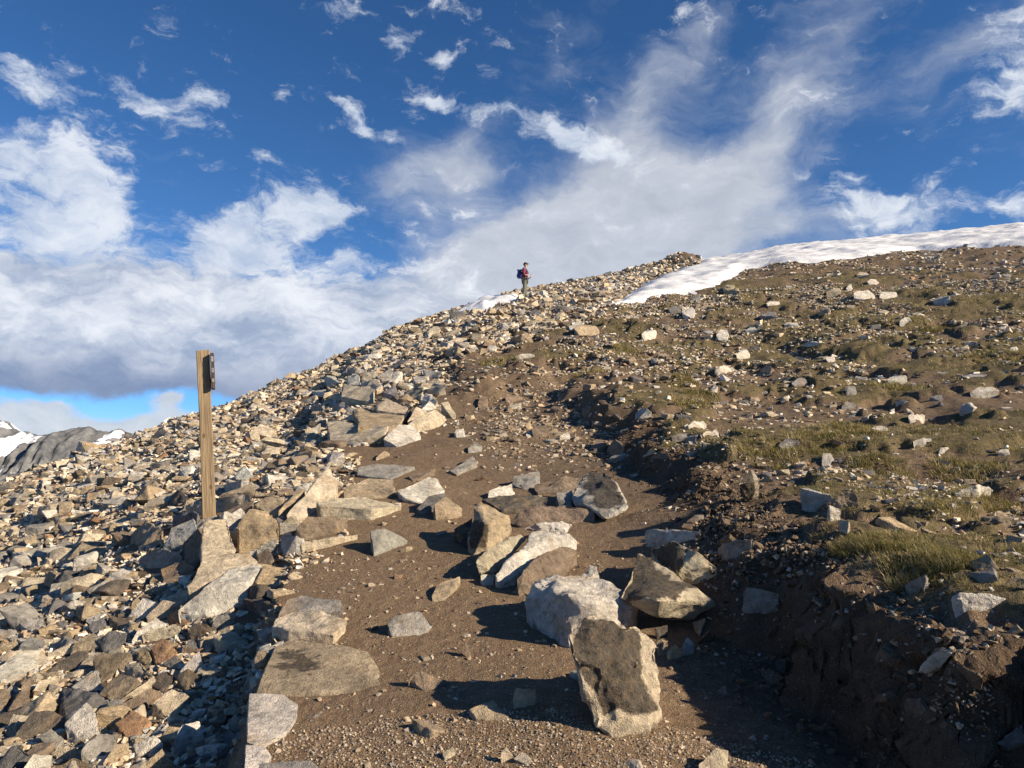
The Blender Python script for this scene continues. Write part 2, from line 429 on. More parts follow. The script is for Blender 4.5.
def blocky_pts(seed, flat=.5, n_cut=5):
    r = np.random.default_rng(seed)
    P = []
    for a in (-1, 1):
        for b in (-1, 1):
            for c in (-1, 1):
                P.append([a * r.uniform(.55, 1), b * r.uniform(.5, 1), c * r.uniform(.5, 1)])
    P = np.array(P)
    drop = r.choice(8, r.integers(0, 3), replace=False)
    P[drop] *= r.uniform(.3, .6)
    E = r.normal(size=(n_cut, 3)); E /= np.linalg.norm(E, axis=1)[:, None]; E *= r.uniform(.8, 1.05, (n_cut, 1))
    P = np.vstack([P, E])
    P[:, 1] *= r.uniform(.6, .95); P[:, 2] *= flat * r.uniform(.75, 1.25)
    P -= P.mean(0)
    return P / np.abs(P[:, :2]).max()

def hull_raw(P):
    bm = bmesh.new()
    for p in P: bm.verts.new(p)
    r = bmesh.ops.convex_hull(bm, input=bm.verts[:])
    junk = [g for g in set(r['geom_interior'] + r['geom_unused']) if isinstance(g, bmesh.types.BMVert) and g.is_valid]
    bmesh.ops.delete(bm, geom=junk, context='VERTS')
    loose = [v for v in bm.verts if not v.link_faces]
    if loose: bmesh.ops.delete(bm, geom=loose, context='VERTS')
    bmesh.ops.recalc_face_normals(bm, faces=bm.faces[:])
    return bm

def to_np(bm):
    bmesh.ops.triangulate(bm, faces=bm.faces[:])
    bm.verts.index_update()
    V = np.array([v.co[:] for v in bm.verts]); Fc = np.array([[v.index for v in f.verts] for f in bm.faces])
    return V, Fc

def refined_hull(P, edge, bev=.05, amp=.03, seed=0, max_v=5000):
    """hull -> bevelled edges -> fine triangles -> broken surface; returns a bmesh"""
    bm = hull_raw(P)
    size = max((np.max(P, 0) - np.min(P, 0)))
    bmesh.ops.dissolve_limit(bm, angle_limit=math.radians(7), verts=bm.verts[:], edges=bm.edges[:])
    if bev > 0:
        try: bmesh.ops.bevel(bm, geom=bm.edges[:], offset=size * bev * .5, segments=1, profile=.6, affect='EDGES', clamp_overlap=True)
        except Exception: pass
    bmesh.ops.triangulate(bm, faces=bm.faces[:])
    for it in range(7):
        long = [e for e in bm.edges if e.calc_length() > edge * 1.5]
        if not long or len(bm.verts) > max_v: break
        bmesh.ops.subdivide_edges(bm, edges=long, cuts=1, use_grid_fill=False)
        bmesh.ops.triangulate(bm, faces=[f for f in bm.faces if len(f.verts) > 3])
    bmesh.ops.smooth_vert(bm, verts=bm.verts[:], factor=.18, use_axis_x=True, use_axis_y=True, use_axis_z=True)
    bmesh.ops.recalc_face_normals(bm, faces=bm.faces[:])
    bm.normal_update()
    co = np.array([v.co[:] for v in bm.verts]); nn = np.array([v.normal[:] for v in bm.verts])
    o = np.random.default_rng(seed).uniform(0, 50, 3)
    x, y, z = (co + o).T
    wl = size * .45
    d = fbm(x, y, wl, 3, z=z) * 1.2
    # ledges: quantised noise gives chipped steps
    q = fbm(x + 9, y, wl * .8, 2, z=z) * 4
    d = d + .8 * (np.floor(q) + sstep(.35, .65, q - np.floor(q))) / 4
    d = d + .42 * fbm(x, y + 7, wl * .16, 3, z=z) + .25 * fbm(x + 3, y, wl * .4, 2, z=z)
    co = co + nn * (d * size * amp)[:, None]
    for wl_, am_ in ((size * .3, .032), (size * .1, .014)):
        co = co + size * am_ * (amp / .042) * np.stack([fbm(x + 11 * q_, y - 5 * q_, wl_, 2, z=z) for q_ in (1, 2, 3)], -1)
    for v, c in zip(bm.verts, co): v.co = c
    return bm

def finish_rock(bm, name, mat, col, patina_shade=None, colfn=None):
    me = bpy.data.meshes.new(name); bm.to_mesh(me); bm.free()
    me.materials.append(mat)
    me.polygons.foreach_set('use_smooth', np.ones(len(me.polygons), bool))
    me.set_sharp_from_angle(angle=math.radians(24))
    n = len(me.vertices)
    attr(me, 'tint', np.tile(np.array([*col, 1.]), (n, 1)), 'FLOAT_COLOR')
    attr(me, 'patina_shade', np.zeros(n) if patina_shade is None else patina_shade)
    return me

TEMPL = []                                             # coarse stones (V, F)
for k in range(40):
    TEMPL.append(to_np(hull_raw(blocky_pts(100 + k, flat=[.22, .34, .48, .7][k % 4], n_cut=3 + k % 3))))
TEMPM = []                                             # finer stones
for k in range(24):
    P = blocky_pts(300 + k, flat=[.2, .3, .42, .6][k % 4], n_cut=4)
    TEMPM.append(to_np(refined_hull(P, .3, .025, .04, k)))

def rotmats(n, tilt=.35, up=None):
    """random heading plus a small tilt"""
    a = rng.uniform(0, 2 * PI, n); t = rng.normal(0, tilt, n); s = rng.normal(0, tilt, n)
    Rz = np.zeros((n, 3, 3)); Rz[:, 0, 0] = np.cos(a); Rz[:, 0, 1] = -np.sin(a); Rz[:, 1, 0] = np.sin(a); Rz[:, 1, 1] = np.cos(a); Rz[:, 2, 2] = 1
    Rx = np.zeros((n, 3, 3)); Rx[:, 0, 0] = 1; Rx[:, 1, 1] = np.cos(t); Rx[:, 1, 2] = -np.sin(t); Rx[:, 2, 1] = np.sin(t); Rx[:, 2, 2] = np.cos(t)
    Ry = np.zeros((n, 3, 3)); Ry[:, 1, 1] = 1; Ry[:, 0, 0] = np.cos(s); Ry[:, 0, 2] = np.sin(s); Ry[:, 2, 0] = -np.sin(s); Ry[:, 2, 2] = np.cos(s)
    return Ry @ Rx @ Rz

def merge_stones(name, X, Y, Z, S, R, colors, tmpl, mat, smooth=False):
    n = len(X); pick = rng.integers(0, len(tmpl), n)
    Vs, Fs, Cs = [], [], []; off = 0
    for k in range(len(tmpl)):
        idx = np.where(pick == k)[0]
        if not len(idx): continue
        tv, tf = tmpl[k]
        W = np.einsum('nij,vj->nvi', R[idx], tv) * S[idx][:, None, None]
        W += np.stack([X[idx], Y[idx], Z[idx]], -1)[:, None, :]
        Vs.append(W.reshape(-1, 3))
        Fs.append((tf[None] + (off + np.arange(len(idx)) * len(tv))[:, None, None]).reshape(-1, 3))
        Cs.append(np.repeat(colors[idx], len(tv), 0)); off += len(idx) * len(tv)
    V = np.concatenate(Vs); Fc = np.concatenate(Fs); C = np.concatenate(Cs)
    me = mesh_np(name, V, Fc.ravel(), np.full(len(Fc), 3), mat, smooth)
    attr(me, 'tint', C, 'FLOAT_COLOR'); attr(me, 'patina_shade', np.zeros(len(V)))
    if smooth: me.set_sharp_from_angle(angle=math.radians(24))
    return me

# ------------------------------------------------------------------ where loose stones lie
cellA = np.abs((RR[1:] ** 2 - RR[:-1] ** 2) / 2)[None, :] * np.abs(np.diff(AZ))[:, None]      # world area of the front cells
nf = len(azd) - 1
GRZ = GZ[:nf + 1]
elev = GRZ / R_[:nf + 1]
runmax = np.maximum.accumulate(elev, 1)
VIS = elev[:nf, :-1] > runmax[:nf, :-1] - .012
SNP = [SNOW_POLY]
def snow_in(x, y): return sdist(x, y, SNOW_POLY, True) > 0
def palette(n, x, y, tal, dirt=False):
    names = 'wcctttggsdbbrok'
    base = np.array([CLR[c] for c in names])
    wts_t = np.array([.14,.12,.12,.10,.09,.06,.08,.06,.05,.06,.05,.05,.02,.03,.01]); wts_t /= wts_t.sum()
    k = rng.choice(len(names), n, p=wts_t)
    c = base[k] * (1 + rng.normal(0, .13, (n, 1)))
    if dirt: c = c * .55 + np.array([.22, .155, .10]) * .45
    return np.clip(c, .03, .72)
def gen_band(smin, smax, cov, weight_fn, minpx, maxR=75, minR=1.6):
    """stones of one size band; cov = share of ground they cover"""
    A = cellA[:nf, :nr - 1]
    xc = (GX[:nf, :-1] + GX[:nf, 1:]) / 2; yc = (GY[:nf, :-1] + GY[:nf, 1:]) / 2; Rc = np.hypot(xc, yc)
    sm = math.sqrt(smin * smax)
    ok = (Rc < maxR) & (Rc > minR) & VIS & (sm * F / Rc > minpx)
    w = weight_fn(xc, yc) * ok
    lam = w * A * cov / (2.2 * sm * sm)
    n = rng.poisson(lam)
    a, b = np.nonzero(n); rep = n[a, b]
    a = np.repeat(a, rep); b = np.repeat(b, rep)
    az = AZ[a] + rng.random(len(a)) * (AZ[a + 1] - AZ[a]); r = RR[b] + rng.random(len(a)) * (RR[b + 1] - RR[b])
    x = r * np.sin(az); y = r * np.cos(az)
    s = np.exp(rng.uniform(math.log(smin), math.log(smax), len(x)))
    return x, y, s

W_TAL = TALW[:nf, :-1]
mu_g, ms_g, sb_g, sc_g = masks(GX[:nf, :-1], GY[:nf, :-1])
SNOWM = snow_in(GX[:nf, :-1], GY[:nf, :-1])
U_, V_ = proj(GX[:nf, :-1], GY[:nf, :-1], GZ[:nf, :-1])
clump = np.clip(.45 + 2.2 * fbm(GX[:nf, :-1], GY[:nf, :-1], 1.8, 3), .05, 2.) * (1.2 - .8 * mound(GX[:nf, :-1], GY[:nf, :-1]))
up_up = sstep(430, 280, V_)
W_UP = np.where(SNOWM, 0, (1 - W_TAL) * mu_g * sstep(.05, .3, sb_g) * clump * (.65 + 2.6 * up_up))
rough = np.clip(sstep(480, 440, V_) * sstep(440, 520, U_), 0, 1)     # broken ground of the upper path
W_DIRT = (1 - W_TAL) * (1 - mu_g) * (.08 + 1.9 * rough) + (1 - W_TAL) * mu_g * sstep(.3, 0., sb_g) * .5
W_TAL = np.where(SNOWM, 0, W_TAL)
wt = lambda x, y: W_TAL
wu = lambda x, y: W_UP
wd = lambda x, y: W_DIRT
# ------------------------------------------------------------------ stones placed one by one
CROP = {'A': (460,460,7.314), 'B': (580,540,6.4), 'C': (500,540,3.656), 'D': (220,590,4.317), 'E': (120,480,5.12), 'F': (280,450,5.12),
        'G': (300,350,5.689), 'H': (0,618,5.12), 'K': (700,460,2.494), 'M': (680,210,2.953), 'N': (400,220,3.2), 'Z': (340,460,2.4925), 'Q': (560,440,3.84)}
fnG = lambda x, y: height(x, y, False)
PLACED = []          # (object, x, y, size, u, v) of every single stone, for sorting and labels
FOOT = []            # footprints, so that loose stones keep off

def hero(crop, pts, col, H=None, kind='drop', label=None, patch=None, thick=.12, surf=None, k=.45, amp=None, bev=.012, name='rock', pk=1., sink=.06, yaw=None):
    ox, oy, sc = CROP[crop]
    if amp is None: amp = {'F': .022, 'G': .024, 'D': .024, 'E': .032}.get(crop, .042)
    P = [(ox + p[0] / sc, oy + p[1] / sc) + ((p[2],) if len(p) > 2 else ()) for p in pts]
    us = np.array([p[0] for p in P]); vs = np.array([p[1] for p in P])
    fn = {'T': fnT, None: fnG}[surf]
    ub, vb = us[np.argmax(vs)], vs.max()
    _, Yb, _, _ = cast([ub], [vb], 0, fn)
    wpx = max(us.max() - us.min(), 1); hpx = max(vb - vs.min(), 1)
    if H is None: H = k * min(wpx, hpx * 1.6) * Yb[0] / F
    hs = np.array([p[2] if len(p) > 2 else H * min(1., ((vb - p[1]) / hpx) * 1.25) ** .7 for p in P])
    hs = hs * {'H': .55, 'E': .85, 'G': .82}.get(crop, 1.)
    x, y, z, hit = cast(us, vs, hs, fn)
    if yaw is None: yaw = {'G': .6, 'E': .45}.get(crop, .3)
    kk = 1 + yaw * (us - us.mean()) / F * (0 if surf else 1)
    W = np.stack([x * kk, y * kk, z * kk], -1)
    cen = W.mean(0)
    ext = [W]
    if kind == 'drop':
        g = fn(x, y); d = W.copy(); d[:, 2] = np.minimum(g, z) - sink
        d[:, :2] = cen[:2] + (d[:, :2] - cen[:2]) * .93
        # keep the buried copies from sticking out in front
        ext.append(d)
    else:
        dirv = cen / np.linalg.norm(cen)
        d = cen + (W - cen) * .72 + dirv * thick + np.array([0, 0, -thick * .35]); ext.append(d)
    P3 = np.vstack(ext)
    o0 = P3.mean(0); o0[2] = P3[:, 2].min()
    size = float(np.max(W.max(0) - W.min(0)))
    px = size * F / cen[1]
    edge = max(size / (42 if px > 70 else 28 if px > 45 else 16 if px > 22 else 9), .009)
    bm = refined_hull(P3 - o0, edge, bev, amp, seed=int(us[0] * 7 + vs[0] * 13) % 9999, max_v=9000)
    pat = None
    if patch is not None:
        co = np.array([v.co[:] for v in bm.verts]) + o0
        pu, pv = proj(co[:, 0], co[:, 1], co[:, 2])
        poly = [(ox + a / sc, oy + b / sc) for a, b in patch]
        bm.normal_update()
        nn = np.array([v.normal[:] for v in bm.verts])
        facing = np.einsum('ij,ij->i', nn, co) < 0
        sd = sdist(pu, pv, poly, True)
        pat = np.where(facing, sstep(-px * .09, px * .07, sd), .15) * pk
    c = jit_col(CLR[col] if isinstance(col, str) else col, .05)
    me = finish_rock(bm, name, M_ROCK, c, pat)
    o = link(name, me); o.location = o0
    tag(o, label, 'rock')
    cu, cv = float(us.mean()), float(vs.mean())
    PLACED.append([o, float(cen[0]), float(cen[1]), size, cu, cv, col if isinstance(col, str) else 't', wpx, hpx, label])
    FOOT.append((float(cen[0]), float(cen[1]), float(np.ptp(W[:, 0])) / 2))
    return o

# the cluster of boulders beside the path
hero('C', [(315,297,.38),(500,300,.40),(560,345,.34),(578,400,.32),(585,655,.06),(490,688,.01),(440,722,0),(340,670,.03),(300,540,.15),(257,410,.30),(268,350,.34),(520,480,.235),(420,520,.21)], 'c',
     pk=.86, label='large upright boulder with a dark brown stained face, nearest of the cluster beside the path', patch=[(310,296),(497,300),(525,500),(582,620),(500,645),(430,620),(380,640),(350,560),(305,500),(262,410),(270,345)], amp=.065, kind='thick', thick=.2)
hero('C', [(92,215,.12),(112,162,.2),(200,122,.26),(300,135,.22),(400,165,.25),(480,230,.2),(490,300,.05),(270,357,0),(155,337,0),(100,240,.05),(250,210,.30),(350,235,.28)], 'w',
     label='pale cream blocky boulder wedged behind the dark faced upright boulder', amp=.055)
hero('C', [(292,150,.2),(325,90,.26),(352,98,.26),(360,140,.22),(330,175,.2)], 'w', label='small pale knob of stone on top of the pale blocky boulder', kind='thick', thick=.08)
hero('B', [(375,92,.22),(240,365,.20),(262,402,.17),(500,490,.12),(720,515,.06),(880,430,.12),(882,385,.17),(750,290,.26),(575,265,.23),(490,385,.25)], 'c',
     label='wedge shaped boulder with a slate dark top and a cream lower edge', kind='thick', thick=.16, patch=[(375,88),(238,350),(285,398),(490,378),(745,292),(575,262)], amp=.024)
hero('B', [(450,40,.10),(600,5,.22),(760,80,.22),(900,178,.10),(890,212,.03),(790,277,0),(640,215,.12),(505,135,.02)], 'c',
     label='rounded tan stone with a shaded grey side, right behind the wedge shaped boulder', patch=[(440,30),(600,0),(680,60),(650,220),(500,140)], pk=.8)  # patch paints the shadowed left side into the stone's colour
hero('Q', [(45,235,.10),(65,152,.2),(100,117,.29),(165,125,.29),(198,150,.27),(257,250,.14),(185,298,.07)], 'w',
     label='slate dark topped boulder with a pale rim, highest of the cluster beside the path', kind='thick', thick=.16, patch=[(108,118),(108,150),(80,180),(128,215),(130,255),(182,272),(240,240),(198,150),(165,122)])
hero('A', [(150,298,.34),(108,352,.3),(68,520,.16),(68,640,.04),(100,697,0),(190,650,0),(380,517,.04),(357,405,.22),(190,480,.25)], 't',
     label='tall rounded brown and cream boulder at the left end of the cluster', patch=[(60,520),(100,440),(190,480),(180,640),(80,640)], amp=.03)
hero('Z', [(335,258,.13),(345,286,.03),(385,284,.03),(425,240,.09),(463,192,.17),(450,185,.2),(365,225,.16)], 'c', label='long tan slab lying on edge, leftmost of three leaning in a row', kind='thick', thick=.1)
hero('Z', [(387,288,.06),(395,311,0),(430,296,.03),(520,255,.06),(592,205,.12),(565,185,.18),(483,181,.21),(440,235,.16)], 'w', label='mottled pale slab leaning in the middle of three beside the path')
hero('Z', [(433,300,.08),(440,336,0),(475,330,0),(560,286,.05),(593,225,.14),(545,210,.2),(500,232,.2),(455,275,.15)], 'b', label='brown leaning slab between the mottled slab and the pale blocky boulder')
hero('Z', [(455,170,.09),(500,155,.15),(555,154,.15),(578,163,.13),(562,189,.04),(520,178,.05)], 'w', label='curved whitish stone above the three leaning slabs', kind='thick', thick=.08)
hero('Z', [(415,150,.02),(470,122,.12),(560,112,.14),(630,120,.13),(632,162,.02),(440,163,0)], 'b', label='long brown stone in the shade under the slate dark topped boulder')
hero('Z', [(350,98,.04),(430,87,.11),(520,92,.12),(508,122,.05),(400,126,.03)], 'd', label='flat dark brown slab across the top of the cluster')
hero('Z', [(538,82,.14),(577,74,.16),(582,130,.03),(548,126,.03)], 'g', label='grey stone propping up the slate dark topped boulder')
hero('Z', [(478,62,.03),(560,42,.12),(602,44,.12),(592,78,.02),(490,84,.01)], 'b', label='rusty brown flat rock behind the cluster of boulders')
hero('Z', [(428,60,.03),(432,37,.12),(495,29,.14),(500,52,.08),(462,74,0)], 'g', label='grey rock with a white top behind the cluster')
hero('Z', [(368,95,.01),(372,76,.07),(428,58,.1),(434,84,.02)], 'w', label='small whitish stone at the upper left of the cluster')
hero('Q', [(328,342,.14),(360,338,.14),(402,350,.12),(540,350,.1),(518,366,.05),(400,405,.02),(330,402,0)], 'w', label='long whitish stone pointing right, above the wedge shaped boulder')
hero('Q', [(608,415,.05),(640,393,.12),(732,378,.12),(738,400,.04),(645,442,0)], 'g', label='pale grey stone on the soil right of the wedge shaped boulder')
hero('Z', [(350,285,.06),(385,284,.06),(380,312,0),(355,312,0)], 'w', label='small white stone under the leftmost leaning slab')
hero('B', [(720,515,.04),(800,500,.05),(795,560,0),(765,618,0),(728,580,0)], 't', label='small pointed tan stone under the right end of the wedge shaped boulder', kind='thick', thick=.06)
hero('B', [(490,640,.08),(530,625,.1),(565,640,.08),(560,740,0),(500,745,0)], 't', label='small tan stone right of the dark faced upright boulder')
hero('B', [(560,700,.05),(610,665,.09),(650,710,.05),(620,765,0),(570,765,0)], 'o')
hero('B', [(650,690,.05),(690,625,.09),(725,665,.06),(700,710,0),(655,715,0)], 'w')
hero('B', [(480,560,.06),(560,545,.08),(550,620,.01),(490,630,0)], 'd')
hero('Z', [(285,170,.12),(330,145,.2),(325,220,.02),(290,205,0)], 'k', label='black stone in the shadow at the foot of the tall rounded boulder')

# path-side stones
hero('F', [(465,415,.15),(537,397,.17),(655,463,.04),(640,482,0),(480,541,0),(468,500,.03)], 'g', label='lone pale grey block standing on the bare path', amp=.02)
hero('F', [(188,270,.14),(300,243,.16),(420,240,.16),(632,280,.09),(620,306,.03),(520,353,0),(440,353,0),(195,332,0),(470,305,.12),(200,285,.125)], 'c', label='long flat tan slab forming a step across the path')
hero('F', [(320,245,.03),(330,200,.08),(450,140,.14),(580,150,.13),(590,225,.05),(500,245,.02)], 't', label='tan slab with a grey top just behind the long step slab')
hero('F', [(225,250,.02),(320,205,.1),(400,215,.06),(330,248,.01)], 'o', label='ochre stone at the left end of the step slab')
hero('F', [(395,125,.01),(400,92,.06),(490,72,.09),(690,84,.08),(692,100,.03),(560,152,.01)], 'g', label='broad flat grey slab, farthest of the slabs in the path')
hero('F', [(598,210,.06),(760,138,.14),(805,152,.13),(842,210,.06),(740,282,.01),(640,252,.02)], 'w', label='pale slab tilted in the path right of the step slab')
hero('F', [(783,320,.06),(790,280,.14),(850,238,.18),(932,300,.1),(922,350,0),(800,357,0)], 't', label='rounded tan rock right of the pale tilted slab')
hero('F', [(700,300,.04),(760,235,.14),(850,215,.16),(800,300,.02),(740,330,0)], 's', label='dark grey stone tucked behind the rounded tan rock')
hero('F', [(232,100,.36),(262,95,.36),(302,160,.24),(290,190,.2),(130,350,.04),(60,380,0),(36,370,.02),(30,330,.10),(150,190,.28)], 'c', label='long cream plank of rock leaning up beside the step slab')
hero('F', [(-10,310,.12),(100,198,.26),(130,200,.26),(30,325,.06),(0,330,.04)], 't', label='thin tan splinter of rock beside the leaning cream plank')
hero('F', [(80,402,.1),(140,338,.2),(350,352,.12),(300,400,.06),(240,420,.02),(130,460,0)], 'b', label='dark brown wedge under the leaning cream plank')
hero('F', [(3,442,.15),(85,440,.16),(128,472,.1),(112,515,.02),(22,542,0)], 'w', label='white blocky stone at the left edge of the path')
hero('F', [(108,478,.07),(230,452,.08),(405,432,.07),(388,468,.01),(120,512,0)], 'c', label='low cream strip of stone bordering the path')
hero('F', [(-15,395,.06),(0,373,.12),(90,380,.1),(30,428,0)], 'w')
hero('F', [(240,50,.05),(310,10,.12),(337,50,.05),(302,73,0),(245,76,0)], 'c', label='small cream stone above the leaning cream plank')
hero('F', [(866,108,.02),(985,30,.12),(1012,55,.1),(905,128,.01)], 'g', label='grey splinter of rock lying in the upper path')
hero('F', [(655,132,.03),(800,93,.1),(785,122,.04),(680,162,0)], 'b', label='brown flat stone between grey slab and pale slab')
hero('F', [(775,742,.02),(800,690,.05),(920,645,.07),(925,682,.03),(845,770,0),(778,772,0)], 't', label='flat tan stone sunk in the path left of the cluster', H=.05)
hero('Z', [(117,403,.06),(135,390,.09),(197,375,.11),(233,415,.03),(200,441,0),(127,437,0)], 'g', label='pale grey half buried stone in the middle of the path')
hero('Z', [(167,546,.03),(202,520,.08),(272,556,.02),(212,577,0)], 'b', label='low brown stone sunk in the path below the half buried stone')
hero('Z', [(432,590,.05),(438,572,.08),(488,570,.08),(492,602,.01),(445,606,0)], 'c', label='small cream stone in the shadow left of the upright boulder')
hero('Z', [(322,622,.02),(380,600,.04),(428,652,.01),(340,646,0)], 't')
hero('Z', [(300,480,.02),(312,452,.07),(330,480,.02),(318,492,0)], 'b')
hero('Z', [(255,728,.02),(285,710,.05),(290,738,0),(262,748,0)], 'c')
hero('Z', [(400,735,.03),(415,715,.06),(432,740,.02),(412,748,0)], 'c')
hero('Z', [(180,215,.03),(150,225,.01),(165,215,.05),(182,222,0)], 't')
hero('K', [(95,62,.2),(108,38,.26),(128,28,.27),(150,48,.22),(148,88,.05),(126,106,0),(103,88,.06)], 'c', kind='thick', thick=.12, label='upright pale rock with a dark side at the foot of the upper bank', patch=[(95,60),(125,25),(135,60),(130,104),(100,90)])
hero('K', [(250,100,.05),(250,70,.14),(277,70,.15),(327,90,.06),(262,108,0)], 'w', label='white wedge of stone on the earth bank')
hero('K', [(327,100,.05),(380,72,.14),(396,100,.06),(372,112,0)], 't')
hero('K', [(322,116,.1),(352,123,.08),(340,146,0)], 'w'); hero('K', [(344,150,.08),(372,150,.08),(366,192,0),(346,176,0)], 'c')
hero('K', [(48,225,.03),(60,212,.08),(92,197,.12),(132,200,.1),(110,227,.01),(62,236,0)], 'g')
hero('K', [(105,355,.03),(115,316,.14),(150,320,.14),(197,332,.1),(185,363,0)], 'g', label='grey flat topped stone in the shade at the foot of the bank')
hero('K', [(632,345,.05),(650,334,.07),(720,330,.07),(784,352,.03),(760,371,0),(650,368,0)], 'w', label='flat white stone on the lip of the bank under the grass')
hero('K', [(540,532,.03),(598,465,.12),(632,480,.1),(600,522,0)], 'w', label='pale pointed slab stuck in the shaded face of the bank', kind='thick', thick=.05)
hero('K', [(512,600,.06),(550,590,.1),(580,640,.05),(560,682,0),(512,640,.02)], 'b', kind='thick', thick=.08)
hero('K', [(742,705,.04),(800,660,.1),(810,702,.02),(762,718,0)], 'g', kind='thick', thick=.08)
hero('K', [(638,82,.03),(690,62,.12),(732,75,.06),(700,92,0)], 'w'); hero('K', [(510,312,.03),(560,290,.08),(572,306,.02),(512,318,0)], 'g')
hero('K', [(188,500,.03),(215,490,.06),(212,535,0),(190,520,0)], 'd'); hero('K', [(450,470,.04),(465,455,.06),(470,485,0)], 't', kind='thick', thick=.03)
hero('K', [(-5,760,.03),(40,720,.08),(70,725,.08),(60,800,0),(0,800,0)], 'c')

# masonry edge of the path, bottom left
hero('D', [(225,158,.06),(238,125,.08),(320,88,.10),(430,93,.10),(548,130,.06),(545,162,.03),(500,225,-.02),(360,222,-.03),(232,240,-.06),(490,195,.05),(300,172,.07)], 'c', surf='T', sink=.3, label='thick cream block set in the stone edging of the path', patch=None)
hero('D', [(250,112,.05),(290,42,.10),(360,24,.11),(520,45,.10),(532,92,.05),(430,100,.03),(300,108,.05)], 'g', surf='T', sink=.3, label='grey striped stone behind the cream edging block')
hero('D', [(152,442,.0),(170,390,.03),(200,330,.04),(230,245,.05),(300,214,.05),(520,233,.04),(642,264,.02),(630,385,.015),(745,425,-.02),(520,447,0),(250,452,0)], 't', surf='T', sink=.16, label='broad smooth stained slab set flat in the path edge', patch=[(220,330),(270,235),(340,260),(520,250),(430,330),(330,390),(220,400)], pk=.5, amp=.006, bev=.02)
hero('D', [(125,446,.03),(270,450,.025),(340,490,.012),(330,550,.01),(285,615,.012),(150,668,.03),(112,655,.03)], 'w', surf='T', sink=.3, label='whitish slab edge below the broad stained slab', amp=.012)
hero('D', [(112,668,.03),(190,672,.025),(220,715,.01),(188,760,.01),(105,785,.03)], 'w', surf='T', sink=.3, label='white edging stone at the bottom end of the path wall', amp=.012)
hero('D', [(60,775,.0),(200,745,.02),(390,738,.02),(430,775,0),(450,860,0),(40,860,0)], 'g', surf='T', sink=.2, label='grey slab cut off by the bottom of the frame', amp=.008)
hero('D', [(138,300,-.08),(170,250,-.03),(222,225,0),(215,300,-.05),(150,412,-.16),(128,400,-.16)], 'w', surf='T', sink=.25, label='grey stone in the shaded side of the path wall under the cream block')
hero('D', [(98,420,-.2),(120,350,-.12),(150,348,-.1),(142,432,-.22)], 'g', surf='T', sink=.2)
hero('D', [(28,585,-.28),(60,540,-.2),(105,560,-.2),(60,625,-.3)], 'g', surf='T', sink=.2)
hero('D', [(0,650,-.3),(40,598,-.22),(82,640,-.22),(20,725,-.32)], 's', surf='T', sink=.2)
hero('D', [(-40,790,-.3),(40,680,-.24),(75,700,-.24),(50,800,-.3)], 'g', surf='T', sink=.2)

# around the post
hero('E', [(288,668,.05),(440,698,0),(500,691,0),(655,642,.03),(753,482,.12),(742,437,.2),(690,418,.22),(560,460,.25),(400,570,.18),(655,525,.2)], 'w', label='biggest pale grey slab lying below the wooden post', patch=None)
hero('E', [(352,545,.18),(430,400,.3),(520,374,.3),(652,375,.28),(702,420,.24),(565,470,.24),(410,548,.16)], 'c', label='tan slab overlapping the biggest pale slab below the post')
hero('E', [(133,698,.03),(160,709,0),(245,690,0),(330,625,.1),(420,562,.16),(400,545,.18),(260,590,.12),(200,635,.09)], 'c', label='long tan tongue of rock pointing down left from the biggest slab')
hero('E', [(420,245,.33),(435,200,.38),(545,198,.36),(602,360,.2),(585,378,.18),(415,418,.15),(440,330,.25)], 'c', label='cream slab right at the foot of the wooden post')
hero('E', [(318,325,.15),(400,248,.32),(457,330,.26),(380,442,.02),(330,390,.05)], 'b', label='brown block leaning left against the post foot slab')
hero('E', [(223,347,.02),(265,243,.2),(375,198,.28),(392,260,.2),(360,305,.1),(240,347,0)], 'w', label='pale grey box shaped rock left of the post foot')
hero('E', [(268,195,.14),(320,153,.22),(400,168,.22),(412,225,.05),(282,222,.02)], 's', label='dark slate rock immediately left of the post')
hero('E', [(108,392,.06),(190,348,.18),(300,368,.18),(322,412,.08),(220,452,0),(150,442,0)], 'g', label='grey rounded rock left of the brown leaning block')
hero('E', [(208,455,.08),(330,410,.14),(382,450,.1),(370,500,.01),(222,522,0)], 'b', label='brown block under the grey rounded rock, left of the pale slab')
hero('E', [(298,492,.06),(370,484,.08),(338,547,0)], 'w')
hero('E', [(603,222,.28),(660,150,.38),(760,160,.36),(817,230,.26),(802,290,.15),(690,332,.1),(650,372,.03),(610,362,.04)], 'o', label='golden round faced boulder right of the post')
hero('E', [(688,130,.18),(740,84,.26),(842,84,.26),(852,130,.16),(802,190,.05),(740,150,.1)], 't', label='tan rock behind the golden round faced boulder')
hero('E', [(653,372,.08),(750,320,.18),(802,298,.18),(782,342,.08),(700,402,0)], 'w')
hero('E', [(323,122,.14),(420,84,.2),(662,74,.24),(672,110,.16),(642,155,.03),(500,160,.02),(340,146,.02)], 'c', label='golden tan slab lying behind the wooden post')
hero('E', [(518,72,.1),(682,18,.22),(692,60,.14),(662,82,.06)], 't'); hero('E', [(528,22,.15),(622,0,.22),(627,20,.14),(540,52,.05)], 'w')
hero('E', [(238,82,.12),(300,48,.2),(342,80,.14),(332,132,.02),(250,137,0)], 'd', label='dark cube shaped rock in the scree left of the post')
hero('E', [(43,702,.02),(120,598,.16),(196,630,.12),(150,692,.01),(88,712,0)], 'w', label='white flat rock at the tip of the long tan tongue')
hero('E', [(243,700,.05),(290,668,.12),(372,690,.1),(350,732,0),(260,726,0)], 'r', label='orange rock under the left end of the biggest slab')
hero('E', [(698,385,.12),(760,348,.2),(787,400,.12),(782,462,.02),(722,472,0)], 'b')
hero('E', [(30,300,.06),(140,208,.2),(222,260,.16),(232,332,.04),(100,352,0),(58,332,0)], 't', label='broad tan rock in the scree two rocks left of the post')
